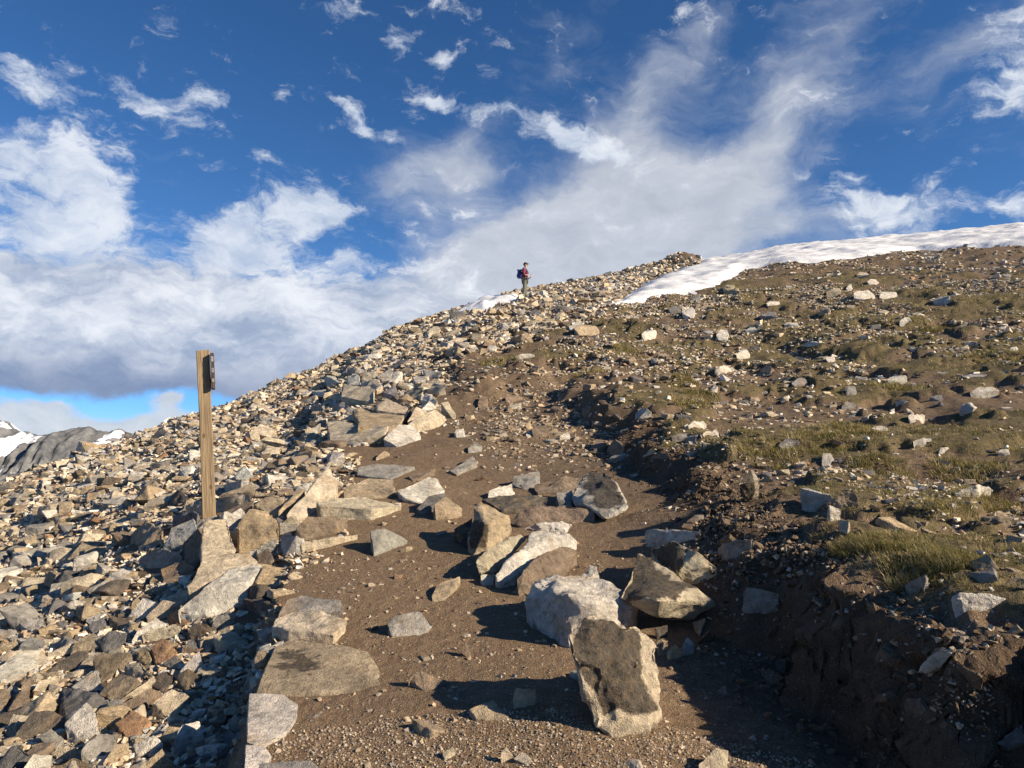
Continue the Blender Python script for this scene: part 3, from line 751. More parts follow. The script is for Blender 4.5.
hero('E', [(-10,690,.05),(60,640,.08),(50,760,0),(-10,768,0)], 'b'); hero('E', [(640,610,.06),(720,590,.1),(790,640,.05),(700,680,0)], 'd')
hero('E', [(360,745,.05),(440,735,.08),(500,768,.03),(400,790,0)], 'b'); hero('E', [(500,770,.05),(560,745,.1),(635,745,.08),(620,780,0)], 'c')
hero('E', [(470,740,.04),(500,690,.1),(590,685,.1),(540,740,0)], 'g')

# upper stones, left of the path
hero('G', [(157,415,.30),(190,402,.32),(500,430,.32),(482,480,.24),(450,544,0),(170,540,0),(156,505,.03)], 'c', label='thick brick shaped tan block beside the upper path')
hero('G', [(302,347,.30),(330,333,.34),(602,370,.32),(560,425,.24),(330,428,.24)], 't', label='flat greenish tan slab on top of the brick shaped block')
hero('G', [(418,322,.34),(455,292,.44),(500,281,.46),(617,325,.38),(600,362,.3),(440,342,.3)], 'c', label='domed cream boulder behind the flat greenish slab')
hero('G', [(233,262,.2),(250,198,.36),(430,222,.36),(442,302,.12),(290,292,.1)], 'c', label='square cream slab above and left of the domed boulder')
hero('G', [(350,166,.3),(450,168,.34),(462,210,.24),(432,232,.16),(350,205,.2)], 'c')
hero('G', [(473,502,.14),(560,418,.3),(642,428,.26),(692,490,.1),(560,553,0),(510,540,0)], 'w', label='white faceted rock right of the brick shaped block')
hero('G', [(608,432,.14),(690,368,.28),(772,341,.32),(827,380,.22),(817,432,.03),(650,452,0)], 'c', label='smooth cream boulder resting above the white faceted rock')
hero('G', [(613,402,.2),(662,323,.4),(712,345,.34),(642,422,.12)], 'c')
hero('G', [(693,292,.2),(712,243,.36),(782,290,.26),(762,332,.08),(700,315,.1)], 'w', label='white rounded stone above the smooth cream boulder')
hero('G', [(803,302,.28),(842,294,.32),(887,370,.1),(872,397,0),(812,342,.12)], 'c', label='cream rock at the right end of the upper stones')
hero('G', [(723,222,.2),(760,188,.32),(832,200,.28),(792,242,.1),(730,247,.08)], 'c'); hero('G', [(600,245,.16),(660,198,.34),(707,230,.26),(642,292,.04),(605,272,.06)], 't')
hero('G', [(148,152,.25),(200,146,.3),(237,200,.12),(155,207,.05)], 'w'); hero('G', [(268,152,.2),(330,138,.28),(347,195,.1),(275,202,.05)], 'w')
hero('G', [(348,132,.2),(440,118,.3),(452,160,.1),(355,167,.05)], 'c'); hero('G', [(438,152,.2),(520,98,.4),(532,120,.34),(480,182,.05)], 'g')
hero('G', [(468,212,.1),(545,128,.36),(582,128,.34),(490,232,.05)], 'w'); hero('G', [(638,152,.14),(720,148,.24),(732,180,.1),(660,192,.04)], 'w')
hero('G', [(153,605,.1),(185,580,.2),(252,583,.2),(252,640,0),(160,652,0)], 'w', label='whitish stone below the brick shaped block')
hero('G', [(698,112,.2),(800,128,.2),(792,152,.06),(720,152,.04)], 'w'); hero('G', [(883,472,.08),(930,443,.18),(942,490,.03),(890,497,0)], 'w', label='small bright stone on the upper path')
hero('G', [(433,612,.04),(480,573,.1),(512,590,.06),(450,617,0)], 't'); hero('G', [(48,224,.1),(150,222,.2),(172,245,.08),(70,252,.02)], 'w')
hero('G', [(173,257,.16),(252,258,.16),(240,287,.03)], 'c'); hero('G', [(223,402,.12),(290,368,.26),(327,417,.1),(240,418,.04)], 'c')
hero('G', [(470,240,.16),(540,200,.3),(560,270,.1),(490,270,.05)], 'g'); hero('G', [(560,60,.2),(620,50,.26),(560,110,.02),(515,90,.08)], 's')
hero('G', [(60,320,.12),(130,310,.2),(160,350,.06),(70,360,0)], 'g'); hero('G', [(90,410,.14),(150,395,.22),(150,450,.02),(95,450,0)], 's')
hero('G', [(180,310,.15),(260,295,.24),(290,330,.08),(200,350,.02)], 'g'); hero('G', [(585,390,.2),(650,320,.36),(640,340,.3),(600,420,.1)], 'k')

# nearest scree, bottom left
hero('H', [(-10,335,.03),(0,240,.16),(110,160,.24),(235,163,.2),(252,210,.1),(130,282,.03),(50,337,0)], 'w', label='large whitish slab at the left edge of the scree')
hero('H', [(-10,200,.08),(50,165,.14),(112,187,.08),(30,247,.02),(-10,240,0)], 'c')
hero('H', [(285,237,.08),(400,170,.17),(452,180,.15),(400,250,.03),(320,277,0)], 'd', label='dark brown angular rock upper left in the near scree')
hero('H', [(398,252,.04),(470,168,.12),(547,180,.1),(480,238,.02)], 'c')
hero('H', [(478,222,.14),(520,183,.2),(667,180,.18),(662,220,.12),(520,332,0),(495,300,.04)], 'b', label='brown flat topped block in the middle of the near scree')
hero('H', [(368,352,.05),(470,265,.17),(495,270,.17),(527,360,.04),(480,382,0)], 'w', label='white triangular rock beside the brown flat topped block')
hero('H', [(503,392,.06),(610,268,.2),(700,318,.15),(722,342,.1),(610,437,0)], 'b', label='smooth brown pentagon shaped rock in the near scree')
hero('H', [(638,240,.1),(722,223,.15),(782,300,.04),(690,313,0),(645,272,.05)], 'c')
hero('H', [(293,405,.12),(320,353,.22),(500,378,.2),(562,430,.1),(440,482,.04),(340,532,0),(298,475,.04)], 's', label='large dark slate block behind the white upright spike')
hero('H', [(333,545,.12),(385,480,.2),(440,433,.28),(490,490,.2),(512,580,.08),(430,642,0),(340,622,0)], 'w', label='white upright spike of rock in the near scree')
hero('H', [(73,597,.05),(170,478,.2),(280,468,.2),(337,520,.14),(322,602,.01),(140,614,0)], 'd', label='large dark brown rock left of the white upright spike')
hero('H', [(203,612,.1),(260,563,.17),(327,620,.08),(322,652,.03),(260,692,0)], 'g', label='grey stone in front of the large dark brown rock')
hero('H', [(-20,740,.05),(70,648,.17),(162,700,.12),(110,780,0),(-20,800,0)], 's', label='blue grey rock in the bottom left corner')
hero('H', [(110,790,.03),(170,698,.15),(262,708,.1),(250,790,0)], 'w')
hero('H', [(593,542,.1),(680,473,.19),(772,530,.1),(772,572,.03),(660,622,0)], 'r', label='rust orange rock in the near scree')
hero('H', [(778,430,.16),(880,363,.22),(967,400,.14),(930,472,.04),(880,532,0),(790,492,.05)], 'c', label='cream six sided rock nearest the shaded gap by the path wall')
hero('H', [(678,652,.07),(790,603,.15),(837,640,.1),(822,692,.01),(700,707,0)], 'w', label='whitish rock below the rust orange rock')
hero('H', [(893,622,.15),(930,543,.22),(1022,528,.2),(1042,600,.1),(930,687,0)], 'w', label='pale rock half in shadow under the path wall')
hero('H', [(613,442,.06),(770,358,.17),(832,380,.12),(730,472,0)], 'b'); hero('H', [(638,402,.05),(790,298,.14),(802,320,.1),(660,417,0)], 'c')
hero('H', [(770,150,.14),(830,103,.2),(907,170,.1),(820,242,0),(790,222,.03)], 'r', label='rusty pointed rock in the scree right of a dark grey one')
hero('H', [(698,172,.1),(750,143,.16),(782,230,.03),(780,250,0),(700,212,.03)], 'o')
hero('H', [(503,112,.1),(560,68,.18),(652,75,.16),(632,152,.02),(530,167,0)], 's'); hero('H', [(358,182,.06),(380,123,.16),(470,78,.2),(512,150,.06),(440,182,0)], 't')
hero('H', [(168,372,.05),(200,318,.14),(302,308,.12),(292,362,0)], 'c'); hero('H', [(98,142,.08),(150,93,.17),(232,120,.08),(222,162,0)], 's')
hero('H', [(93,0,.14),(230,-5,.14),(237,40,.07),(170,77,0),(110,42,.05)], 'w'); hero('H', [(678,112,.05),(700,68,.14),(800,-5,.2),(852,28,.12),(760,82,.02)], 'w')
hero('H', [(728,82,.08),(900,28,.17),(922,50,.12),(800,102,0)], 'c'); hero('H', [(828,237,.06),(900,188,.14),(942,230,.06),(900,262,0)], 'g')
hero('H', [(-10,155,.05),(80,108,.13),(102,140,.07),(20,167,0)], 't'); hero('H', [(418,682,.12),(500,598,.2),(602,588,.18),(560,682,.03),(480,742,0)], 'g')
hero('H', [(528,742,.05),(600,638,.16),(662,640,.14),(640,702,0)], 't'); hero('H', [(288,702,.05),(350,638,.16),(412,680,.08),(380,722,0)], 'c')
hero('H', [(250,790,.02),(370,713,.14),(452,740,.1),(460,790,0)], 'b'); hero('H', [(680,790,.03),(830,668,.18),(862,720,.12),(900,790,0)], 't')
hero('H', [(18,522,.04),(60,430,.14),(150,300,.2),(152,450,.06),(110,522,0)], 'b'); hero('H', [(30,592,.04),(90,528,.12),(112,545,.08),(70,632,0)], 'c')
hero('H', [(0,400,.06),(60,340,.12),(80,400,.04),(20,460,0)], 'g'); hero('H', [(560,-10,.12),(690,-5,.12),(640,60,.02),(560,50,0)], 'b')
hero('H', [(450,40,.06),(540,-10,.14),(560,40,.04),(480,80,0)], 's'); hero('H', [(960,60,.1),(1020,20,.16),(1040,100,.04),(980,120,0)], 'd')
hero('H', [(930,150,.08),(990,105,.14),(1030,160,.04),(960,170,0)], 's'); hero('H', [(920,270,.06),(1020,170,.18),(1040,230,.1),(940,280,0)], 'w')
hero('H', [(900,300,.06),(960,260,.14),(1030,300,.08),(960,390,0)], 'b'); hero('H', [(750,330,.06),(850,270,.14),(900,300,.1),(840,380,0)], 'd')

# smaller stones lying on the turf and higher up: centre x, centre y, width, height (crop pixels), colour
def small(crop, cx, cy, w, h, col='w', label=None):
    r = np.random.default_rng(int(cx * 31 + cy)); n = 6
    a = np.sort(r.uniform(0, 2 * PI, n)) ; a = np.linspace(0, 2 * PI, n, endpoint=False) + r.uniform(-.3, .3, n)
    rad = r.uniform(.8, 1.12, n)
    hero(crop, [(cx + math.cos(t) * w / 2 * q + .2 * math.sin(t) * w / 2, cy - math.sin(t) * h / 2 * q) for t, q in zip(a, rad)], col, k=.4, label=label, amp=.025)
for t in [(540,250,75,30,'w'),(100,525,30,25,'w'),(125,370,40,40,'w'),(185,425,45,35,'w'),(135,472,60,18,'w'),(260,470,50,25,'t'),(388,395,40,15,'w'),(445,440,30,20,'w'),
          (355,508,50,28,'g'),(505,533,35,35,'g'),(640,502,80,28,'w'),(688,410,20,18,'w'),(865,397,35,18,'w'),(985,410,35,20,'w'),(900,537,85,30,'w'),(843,588,45,30,'w'),
          (870,490,80,15,'w'),(495,578,45,25,'s'),(695,612,55,30,'w'),(585,645,50,20,'w'),(320,690,70,35,'g'),(435,735,40,45,'w'),(90,660,55,20,'w'),(40,635,60,20,'w'),
          (330,340,50,18,'w'),(265,310,55,25,'g'),(210,355,35,22,'w'),(665,328,40,28,'w'),(775,265,55,25,'w'),(500,228,20,22,'w'),(570,212,35,18,'w'),(455,242,50,25,'c'),
          (540,192,45,22,'c'),(615,250,60,22,'w'),(430,300,40,25,'t'),(275,275,45,15,'w'),(150,235,50,35,'t'),(45,265,35,30,'s'),(25,300,40,25,'w'),(690,305,40,14,'c'),
          (720,680,60,18,'w'),(780,710,35,20,'w'),(655,568,40,14,'w'),(755,555,45,20,'g'),(110,578,30,14,'t'),(955,715,40,25,'w'),(30,675,40,22,'g')]:
    small('M', *t)
for t in [(595,350,85,42,'t'),(795,365,58,32,'w'),(745,450,28,26,'t'),(400,435,70,18,'w'),(295,410,38,22,'w'),(190,680,32,30,'w'),(780,620,50,40,'w'),(240,730,50,40,'g'),
          (450,675,60,42,'b'),(640,720,50,52,'b'),(690,730,60,50,'b'),(925,300,48,32,'w'),(880,285,42,26,'s'),(565,340,45,32,'w'),(335,380,45,22,'w'),(170,420,62,36,'t'),
          (110,355,48,40,'c'),(262,388,40,30,'t'),(600,610,40,50,'b'),(360,570,60,22,'b'),(265,585,40,50,'b'),(500,605,40,22,'b'),(530,690,40,25,'w'),(415,685,25,25,'w'),
          (40,400,50,26,'c'),(20,480,50,20,'t'),(190,385,60,22,'c'),(950,655,60,25,'w'),(990,685,60,20,'w'),(900,690,60,20,'g'),(830,760,70,30,'b')]:
    small('N', *t)
print('placed stones', len(PLACED))
# ------------------------------------------------------------------ loose stones
_h = cast([525], [294.2], 0, fnG); FOOT.append((float(pt(525, 294, 42)[0]), 42., .9)); FOOT.append((float(_h[0][0]), float(_h[1][0]), .9)); FOOT.append((float(_h[0][0]), float(_h[1][0]) - 1.2, .8))
fx = np.array([f[0] for f in FOOT]); fy = np.array([f[1] for f in FOOT]); fr = np.array([f[2] for f in FOOT])
def clear_of(x, y, s, k=.8):
    ok = np.ones(len(x), bool)
    for a, b, r in zip(fx, fy, fr):
        ok &= ((x - a) ** 2 + (y - b) ** 2) > (r * k + s * .35) ** 2
    return ok
big, rest = [], []
bax, bay, _, _ = cast([452, 486, 506, 522], [316, 310, 304.5, 300], 0, fnG)
SNOW_B = list(zip(bax.tolist(), bay.tolist())) + [(bax[3] + .3, bay[3] + 5), (bax[2], bay[2] + 6), (bax[0], bay[0] + 6)]
def put(band, tilt, lift, tal, dirt=False):
    x, y, s = band
    if not len(x): return
    keep_ = (sdist(x, y, SNOW_B, True) < .1) & (s < .10 + .014 * np.hypot(x, y)); x, y, s = x[keep_], y[keep_], s[keep_]
    ok = clear_of(x, y, s, .95) if s.mean() > .05 else clear_of(x, y, s * 0, .75)
    x, y, s = x[ok], y[ok], s[ok]
    z = height(x, y) + s * rng.uniform(lift[0], lift[1], len(x))
    px = s * 2 * F / np.hypot(x, y)
    u, v = proj(x, y, z)
    inf = (u > -20) & (u < 1044) & (v < 790) & (v > 0)
    rest.append((x, y, z, s, rotmats(len(x), tilt), palette(len(x), x, y, tal, dirt), px, inf))
put(gen_band(.26, .42, .16, wt, 1.3), .25, (-.15, .1), True)
for k in range(4):
    lo, hi = .26 / 1.75 ** (k + 1), .26 / 1.75 ** k
    put(gen_band(lo, hi, [.34, .42, .50, .5][k], wt, 1.3), .30, (-.05, .22), True)
put(gen_band(.016, .030, .45, wt, 1.6), .5, (0, .3), True)
put(gen_band(.07, .17, .06, wu, 1.2), .2, (-.15, .1), False)
put(gen_band(.03, .07, .16, wu, .9), .25, (-.1, .2), False)
put(gen_band(.012, .03, .16, wu, 1.2), .4, (0, .3), False)
put(gen_band(.05, .13, .10, wd, 1.3), .25, (-.3, .05), False, True)
put(gen_band(.02, .05, .12, wd, 1.3), .35, (-.25, .1), False, True)
put(gen_band(.008, .02, .30, wd, 1.4), .5, (-.2, .2), False, True)
put(gen_band(.003, .008, .85, lambda x, y: np.maximum(W_DIRT, .25 * (1 - W_TAL)), 1.0, maxR=9), .5, (-.1, .4), False, True)
cat_ = [np.concatenate([r[k] for r in rest]) for k in range(8)]
X, Y, Z, S, R3, C3, PX, INF = cat_
print('loose stones', len(X))
N_SINGLE = max(0, 300 - len(PLACED))
order = np.argsort(-(PX * INF))
single = order[:N_SINGLE]; others = np.ones(len(X), bool); others[single] = False
midm = others & (PX > 11); lowm = others & ~(PX > 11)
print('mid', midm.sum(), 'low', lowm.sum(), 'largest loose px', PX[order[:3]], 'cut', PX[order[N_SINGLE]])
# clods of soil on and under the earth bank
W_CL = np.exp(-((sb_g + .15) / .30) ** 2) * sstep(14, 8, R_[:nf, :-1]) * (1 - W_TAL)
cl = [gen_band(.03, .08, .16, lambda x, y: W_CL, 1.2), gen_band(.012, .03, .45, lambda x, y: W_CL, 1.2)]
cx_, cy_, cs_ = [np.concatenate([a[k] for a in cl]) for k in range(3)]
ok = clear_of(cx_, cy_, cs_); cx_, cy_, cs_ = cx_[ok], cy_[ok], cs_[ok]
me = merge_stones('soil', cx_, cy_, height(cx_, cy_) + cs_ * .1, cs_, rotmats(len(cx_), .6), np.tile([.12, .08, .05], (len(cx_), 1)), TEMPM, M_DIRT, True)
tag(link('soil', me), 'crumbled brown soil clods on the earth bank', 'soil', kind='stuff')
me = merge_stones('scree', X[midm], Y[midm], Z[midm], S[midm], R3[midm], C3[midm], TEMPM, M_ROCK, True)
tag(link('scree', me), 'countless loose angular stones covering the slope', 'scree', kind='stuff')
me = merge_stones('pebbles', X[lowm], Y[lowm], Z[lowm], S[lowm], R3[lowm], C3[lowm], TEMPL, M_SMALL)
tag(link('pebbles', me), 'fine pebbles and stone chips between the larger rocks', 'pebbles', kind='stuff')
names = list(CLR)
for k in single:
    P = (blocky_pts(5000 + int(k), flat=.55) @ R3[k].T) * S[k]
    bm = refined_hull(P, S[k] * (.12 if PX[k] > 30 else .2), .05, .03, int(k))
    c = C3[k]
    col = min(CLR, key=lambda q: sum((a - b) ** 2 for a, b in zip(CLR[q], c)))
    me = finish_rock(bm, 'rock', M_ROCK, tuple(c))
    o = link('rock', me); o.location = (X[k], Y[k], Z[k]); tag(o, None, 'rock')
    u, v = proj(X[k], Y[k], Z[k])
    PLACED.append([o, X[k], Y[k], S[k] * 2, float(u), float(v), col, PX[k], PX[k] * .6, None])

# labels of the stones that have none yet: look, then what they lie beside
WORD = {'w': 'whitish', 'c': 'cream', 't': 'tan', 'g': 'grey', 's': 'slate grey', 'd': 'dark brown', 'b': 'brown', 'r': 'rusty', 'o': 'ochre', 'k': 'black'}
MARKS = [(209,480,'the wooden post'),(615,680,'the dark faced upright boulder'),(668,590,'the wedge shaped boulder'),(385,425,'the brick shaped block'),(361,507,'the long step slab'),
         (310,625,'the cream edging block'),(905,560,'the largest grass tuft'),(748,485,'the upright pale rock'),(80,727,'the white upright spike'),(25,668,'the large whitish slab'),
         (525,285,'the hiker'),(683,262,'the stone heap on the skyline'),(900,250,'the long snowfield'),(135,735,'the rust orange rock'),(497,525,'the tall rounded boulder'),(165,710,'the cream six sided rock'),
         (590,330,'the tan block above the bank'),(990,470,'the right edge of the turf'),(60,440,'the distant mountains'),(340,370,'the left skyline')]
def words(P):
    o, x, y, s, u, v, col, w, h, lab = P
    px = max(w, h)
    size = 'large' if px > 34 else 'medium' if px > 22 else 'small' if px > 12 else 'tiny'
    shape = 'flat' if h < w * .45 else 'upright' if h > w * 1.05 else 'blocky'
    m = min(MARKS, key=lambda q: math.hypot(u - q[0], v - q[1]))
    du, dv = u - m[0], v - m[1]
    rel = ('right of' if du > 0 else 'left of') if abs(du) > abs(dv) else ('below' if dv > 0 else 'above')
    if m[2] in ('the left skyline', 'the distant mountains', 'the right edge of the turf', 'the long snowfield', 'the largest grass tuft'): pass
    return f'{size} {WORD[col]} {shape} rock {rel} {m[2]}', math.hypot(du, dv)
from collections import defaultdict
bucket = defaultdict(list)
for P in PLACED:
    if P[9] is None:
        t, d = words(P); bucket[t].append((d, P))
ORD = ['nearest', 'second nearest', 'third nearest', 'fourth nearest', 'fifth nearest', 'sixth nearest', 'seventh nearest', 'eighth nearest']
for t, lst in bucket.items():
    lst.sort(key=lambda q: q[0])
    for k, (d, P) in enumerate(lst):
        P[0]['label'] = t if len(lst) == 1 else (f'{t}, {ORD[k]} to it' if k < 8 else f'{t}, beyond the eight nearest')
for P in PLACED:
    o, u, v = P[0], P[4], P[5]
    if v > 520 and u > 460 or (u > 460 and u < 700 and v > 465): g = 'boulders and stones beside the path'
    elif u < 330 and v > 420: g = 'rocks of the scree slope by the wooden post'
    elif v > 560: g = 'stones edging the path'
    elif u < 480: g = 'rocks lining the upper path'
    else: g = 'stones lying on the turf slope'
    o['group'] = g
# ------------------------------------------------------------------ grass
def blades(px_, py_, pz_, n_blade, length, width, spread, cols):
    """tufts of curved blades; arrays over tufts"""
    idx = np.repeat(np.arange(len(px_)), n_blade)
    n = len(idx)
    a = rng.uniform(0, 2 * PI, n); r = np.sqrt(rng.random(n)) * spread[idx]
    bx = px_[idx] + r * np.cos(a); by = py_[idx] + r * np.sin(a)
    bz = height(bx, by) - .004
    L = length[idx] * rng.uniform(.55, 1.2, n) ; w = width[idx] * rng.uniform(.7, 1.3, n)
    h = a + rng.normal(0, .7, n); lean = np.clip(rng.normal(.8, .3, n), .1, 1.4)
    dx, dy = np.cos(h), np.sin(h)
    wx, wy = -np.sin(h + rng.normal(0, .8, n)), np.cos(h)
    wn = np.hypot(wx, wy) + 1e-6; wx /= wn; wy /= wn
    P = []
    for t, ww in ((0, 1.), (.5, .75), (1., 0.)):
        bend = lean * (t ** 1.6)
        X = bx + dx * L * bend * .9; Y = by + dy * L * bend * .9; Z = bz + L * (t * (1 - .42 * lean * t))
        if ww > 0:
            P.append(np.stack([X - wx * w * ww / 2, Y - wy * w * ww / 2, Z], -1)); P.append(np.stack([X + wx * w * ww / 2, Y + wy * w * ww / 2, Z], -1))
        else: P.append(np.stack([X, Y, Z], -1))
    V = np.stack(P, 1).reshape(-1, 3)
    b = np.arange(n)[:, None] * 5
    f = np.concatenate([b + np.array([[0, 1, 3]]), b + np.array([[0, 3, 2]]), b + np.array([[2, 3, 4]])], 1).reshape(-1, 3)
    C = np.repeat(cols[idx] * rng.uniform(.7, 1.3, (n, 1)), 5, 0)
    return V, f, C
def grass_material():
    m, nt = new_mat('alpine_grass'); T = NT(nt)
    c = T.n('ShaderNodeAttribute', attribute_name='tint').outputs['Color']
    d = T.n('ShaderNodeBsdfDiffuse', {'Color': c}); tr = T.n('ShaderNodeBsdfTranslucent', {'Color': c})
    mx = T.n('ShaderNodeMixShader', {0: .3}); nt.links.new(d.outputs[0], mx.inputs[1]); nt.links.new(tr.outputs[0], mx.inputs[2])
    o = T.n('ShaderNodeOutputMaterial'); nt.links.new(mx.outputs[0], o.inputs[0])
    return m
M_GRASS = grass_material()
VG = VEGW[:nf, :-1]
Rg = R_[:nf, :-1]
def tuft_pos(dens_px, rmin, rmax, thr):
    A = cellA[:nf, :nr - 1]
    lam = np.where((VG > thr) & VIS & (Rg > rmin) & (Rg < rmax) & ~SNOWM, VG, 0) * A * dens_px / Rg ** 1.5
    n = rng.poisson(lam); a, b = np.nonzero(n); rep = n[a, b]; a = np.repeat(a, rep); b = np.repeat(b, rep)
    az = AZ[a] + rng.random(len(a)) * (AZ[a + 1] - AZ[a]); r = RR[b] + rng.random(len(a)) * (RR[b + 1] - RR[b])
    return r * np.sin(az), r * np.cos(az)
GREEN = np.array([[.17, .160, .055], [.26, .215, .08], [.38, .30, .14], [.52, .43, .24], [.11, .105, .04]])
Vg, Fg, Cg = [], [], []; off = 0
def add_tufts(x, y, nb, L, W, Sp, p):
    global off
    if not len(x): return
    cols = GREEN[rng.choice(5, len(x), p=p)]
    v, f, c = blades(x, y, None, nb, L, W, Sp, cols)
    Vg.append(v); Fg.append(f + off); Cg.append(c); off += len(v)
x, y = tuft_pos(1500, 2.5, 60, .30)
Rt = np.hypot(x, y)
clr = clear_of(x, y, Rt * 0, .8); x, y, Rt = x[clr], y[clr], Rt[clr]
print('tufts', len(x))
for lo, hi, nb in ((0, 6, 26), (6, 12, 16), (12, 60, 9)):
    k = (Rt >= lo) & (Rt < hi)
    q = Rt[k]
    add_tufts(x[k], y[k], nb, np.clip(.032 + q * .002, .034, .10) * rng.uniform(.7, 1.3, k.sum()), np.clip(q * .0007, .003, .02), np.clip(.035 + q * .004, .03, .2), [.22, .28, .26, .12, .12])
# the clumps one notices on the lip of the bank and on the mounds
for (u, v, rad, n) in [(900,545,.20,150),(862,550,.13,80),(948,560,.16,110),(915,575,.16,90),(850,548,.10,50),(968,470,.35,160),(995,355,.6,120),(930,330,.5,100),(900,390,.5,120),(680,380,.35,110),
                       (690,405,.3,90),(775,455,.35,110),(820,440,.4,110),(850,430,.4,110),(590,372,.4,60),(500,360,.5,80),(630,352,.5,80),(960,510,.25,120),(990,500,.25,120),(880,470,.3,110),(700,395,.3,70),(25,500,.6,60),(70,487,.7,60),(112,458,.9,60),(15,545,.4,50),(48,528,.4,40),(130,447,.8,40)]:
    cx, cy, cz, _ = cast([u], [v], 0, fnG)
    r = np.sqrt(rng.random(n)) * rad; a = rng.uniform(0, 2 * PI, n)
    x = cx[0] + r * np.cos(a); y = cy[0] + r * np.sin(a) * 1.1
    q = np.hypot(x, y)
    near = q.mean() < 6
    add_tufts(x, y, 24 if near else 12, np.clip(.048 + q * .0045, .05, .15) * rng.uniform(.55, 1.4, n), np.clip(q * .0007, .003, .012), np.full(n, .04) + q * .003, [.20, .28, .28, .14, .10])
Vg = np.concatenate(Vg); Fg = np.concatenate(Fg); Cg = np.concatenate(Cg)
me = mesh_np('grass', Vg, Fg.ravel(), np.full(len(Fg), 3), M_GRASS, True); attr(me, 'tint', Cg, 'FLOAT_COLOR')
tag(link('grass', me), 'short olive and straw coloured alpine grass on the turf slope', 'grass', kind='stuff')
print('blades', len(Fg) // 3)

# ------------------------------------------------------------------ snow
def snow_material():
    m, nt = new_mat('old_snow'); T = NT(nt)
    pos = T.n('ShaderNodeNewGeometry').outputs['Position']
    w = T.n('ShaderNodeMapping', {'Vector': pos, 'Rotation': (0, 0, .5), 'Scale': (.6, 2.2, 1)}).outputs[0]
    n1 = T.noise(w, 1.3, 5, .65); n2 = T.noise(pos, .35, 4, .6)
    c = T.mix(T.ramp(n1, .40, .62), (.60, .60, .61), (.78, .78, .77))
    c = T.mix(T.math('MULTIPLY', T.ramp(n2, .52, .68), .35), c, (.60, .56, .50))
    T.out(c, .7, T.bump(n1, .14, .8))
    return m
M_SNOW = snow_material()
def snow_sheet(name, poly, step, thick, label):
    P = np.array(poly); x0, y0 = P.min(0) - .5; x1, y1 = P.max(0) + .5
    gx = np.arange(x0, x1 + step, step); gy = np.arange(y0, y1 + step, step)
    Xg, Yg = np.meshgrid(gx, gy, indexing='ij')
    sd = sdist(Xg, Yg, poly, True) + .35 * fbm(Xg, Yg, 1.6, 3)
    g = height(Xg, Yg)
    t = sstep(-.1, .9, sd)
    g0 = height(Xg, Yg, False)
    Zg = g + (thick * t) + .07 * t * fbm(Xg * 1., Yg * 2.2, 1.5, 4) - .12 * (1 - sstep(-.3, .0, sd))
    keep = sd > -.3
    nx, ny = Xg.shape
    ii, jj = np.meshgrid(np.arange(nx - 1), np.arange(ny - 1), indexing='ij')
    ok = keep[:-1, :-1] & keep[1:, :-1] & keep[:-1, 1:] & keep[1:, 1:]
    ii, jj = ii[ok], jj[ok]
    q = np.stack([ii * ny + jj, (ii + 1) * ny + jj, (ii + 1) * ny + jj + 1, ii * ny + jj + 1], -1)
    used = np.unique(q); mp = -np.ones(nx * ny, int); mp[used] = np.arange(len(used))
    V = np.stack([Xg, Yg, Zg], -1).reshape(-1, 3)[used]
    me = mesh_np(name, V, mp[q].ravel(), np.full(len(q), 4), M_SNOW, True)
    o = link(name, me); tag(o, label, 'snow', kind='structure'); return o
snow_sheet('snow', SNOW_POLY, .22, .30, 'long white snowfield along the right skyline')
ax, ay, az_, _ = cast([p[0] for p in [(458,311),(486,309),(506,303),(524,297),(545,293)]], [p[1] for p in [(458,311),(486,309),(506,303),(524,297),(545,293)]], 0, fnG)
poly2 = SNOW_B
snow_sheet('snow', poly2, .12, .34, 'narrow strip of snow left of the hiker')

# ------------------------------------------------------------------ distant mountains
def mountain_material():
    m, nt = new_mat('snow_streaked_mountain'); T = NT(nt)
    s = T.n('ShaderNodeAttribute', attribute_name='snow').outputs['Fac']
    pos = T.n('ShaderNodeNewGeometry').outputs['Position']
    n = T.noise(pos, .012, 6, .65); n2 = T.noise(pos, .05, 5, .7)
    c = T.mix(T.ramp(n, .35, .65), (.085, .088, .092), (.17, .17, .165))
    c = T.mix(1.0, c, T.n('ShaderNodeMapRange', {0: n2, 1: .3, 2: .7, 3: .7, 4: 1.3}).outputs[0], 'MULTIPLY')
    sm = T.ramp(T.math('ADD', s, T.math('MULTIPLY', T.math('SUBTRACT', n2, .5), .5)), .45, .58)
    c = T.mix(sm, c, (.80, .82, .85))
    T.out(c, .9, T.bump(n2, 6, .8)); return m
D0 = 3300.
CREST = [(-420,450),(-300,430),(-200,436),(-120,424),(-60,428),(-20,420),(0,419.5),(14,427),(24,434),(42,434),(62,432),(74,428),(83,424.5),(90,427),(100,432),(112,432),(121,430.5),(132,434),(160,437),(220,434),(330,440),(430,436),(520,446),(620,452)]
nx_, ny_ = 1100, 340
uu = np.linspace(-420, 620, nx_); cv = np.interp(uu, [c[0] for c in CREST], [c[1] for c in CREST])
xw = (uu - 512) / F * D0
_, _, zc = pt(uu, cv, D0)
zc = zc + 11 * fbm(xw, xw * 0 + 3, 42, 3) + 5 * fbm(xw, xw * 0 + 9, 14, 2)
tt = np.linspace(-1, 1, ny_)                               # -1 foot towards us, 0 crest, 1 far side
Xm, Tm = np.meshgrid(xw, tt, indexing='ij')
Ym = D0 + Tm * 1500
depth = np.abs(Tm)
Zm = zc[:, None] - 640 * depth ** 1.1
rid = 1 - np.abs(fbm(Xm + .25 * Ym, Ym * .3, 210, 6, gain=.58)) * 2
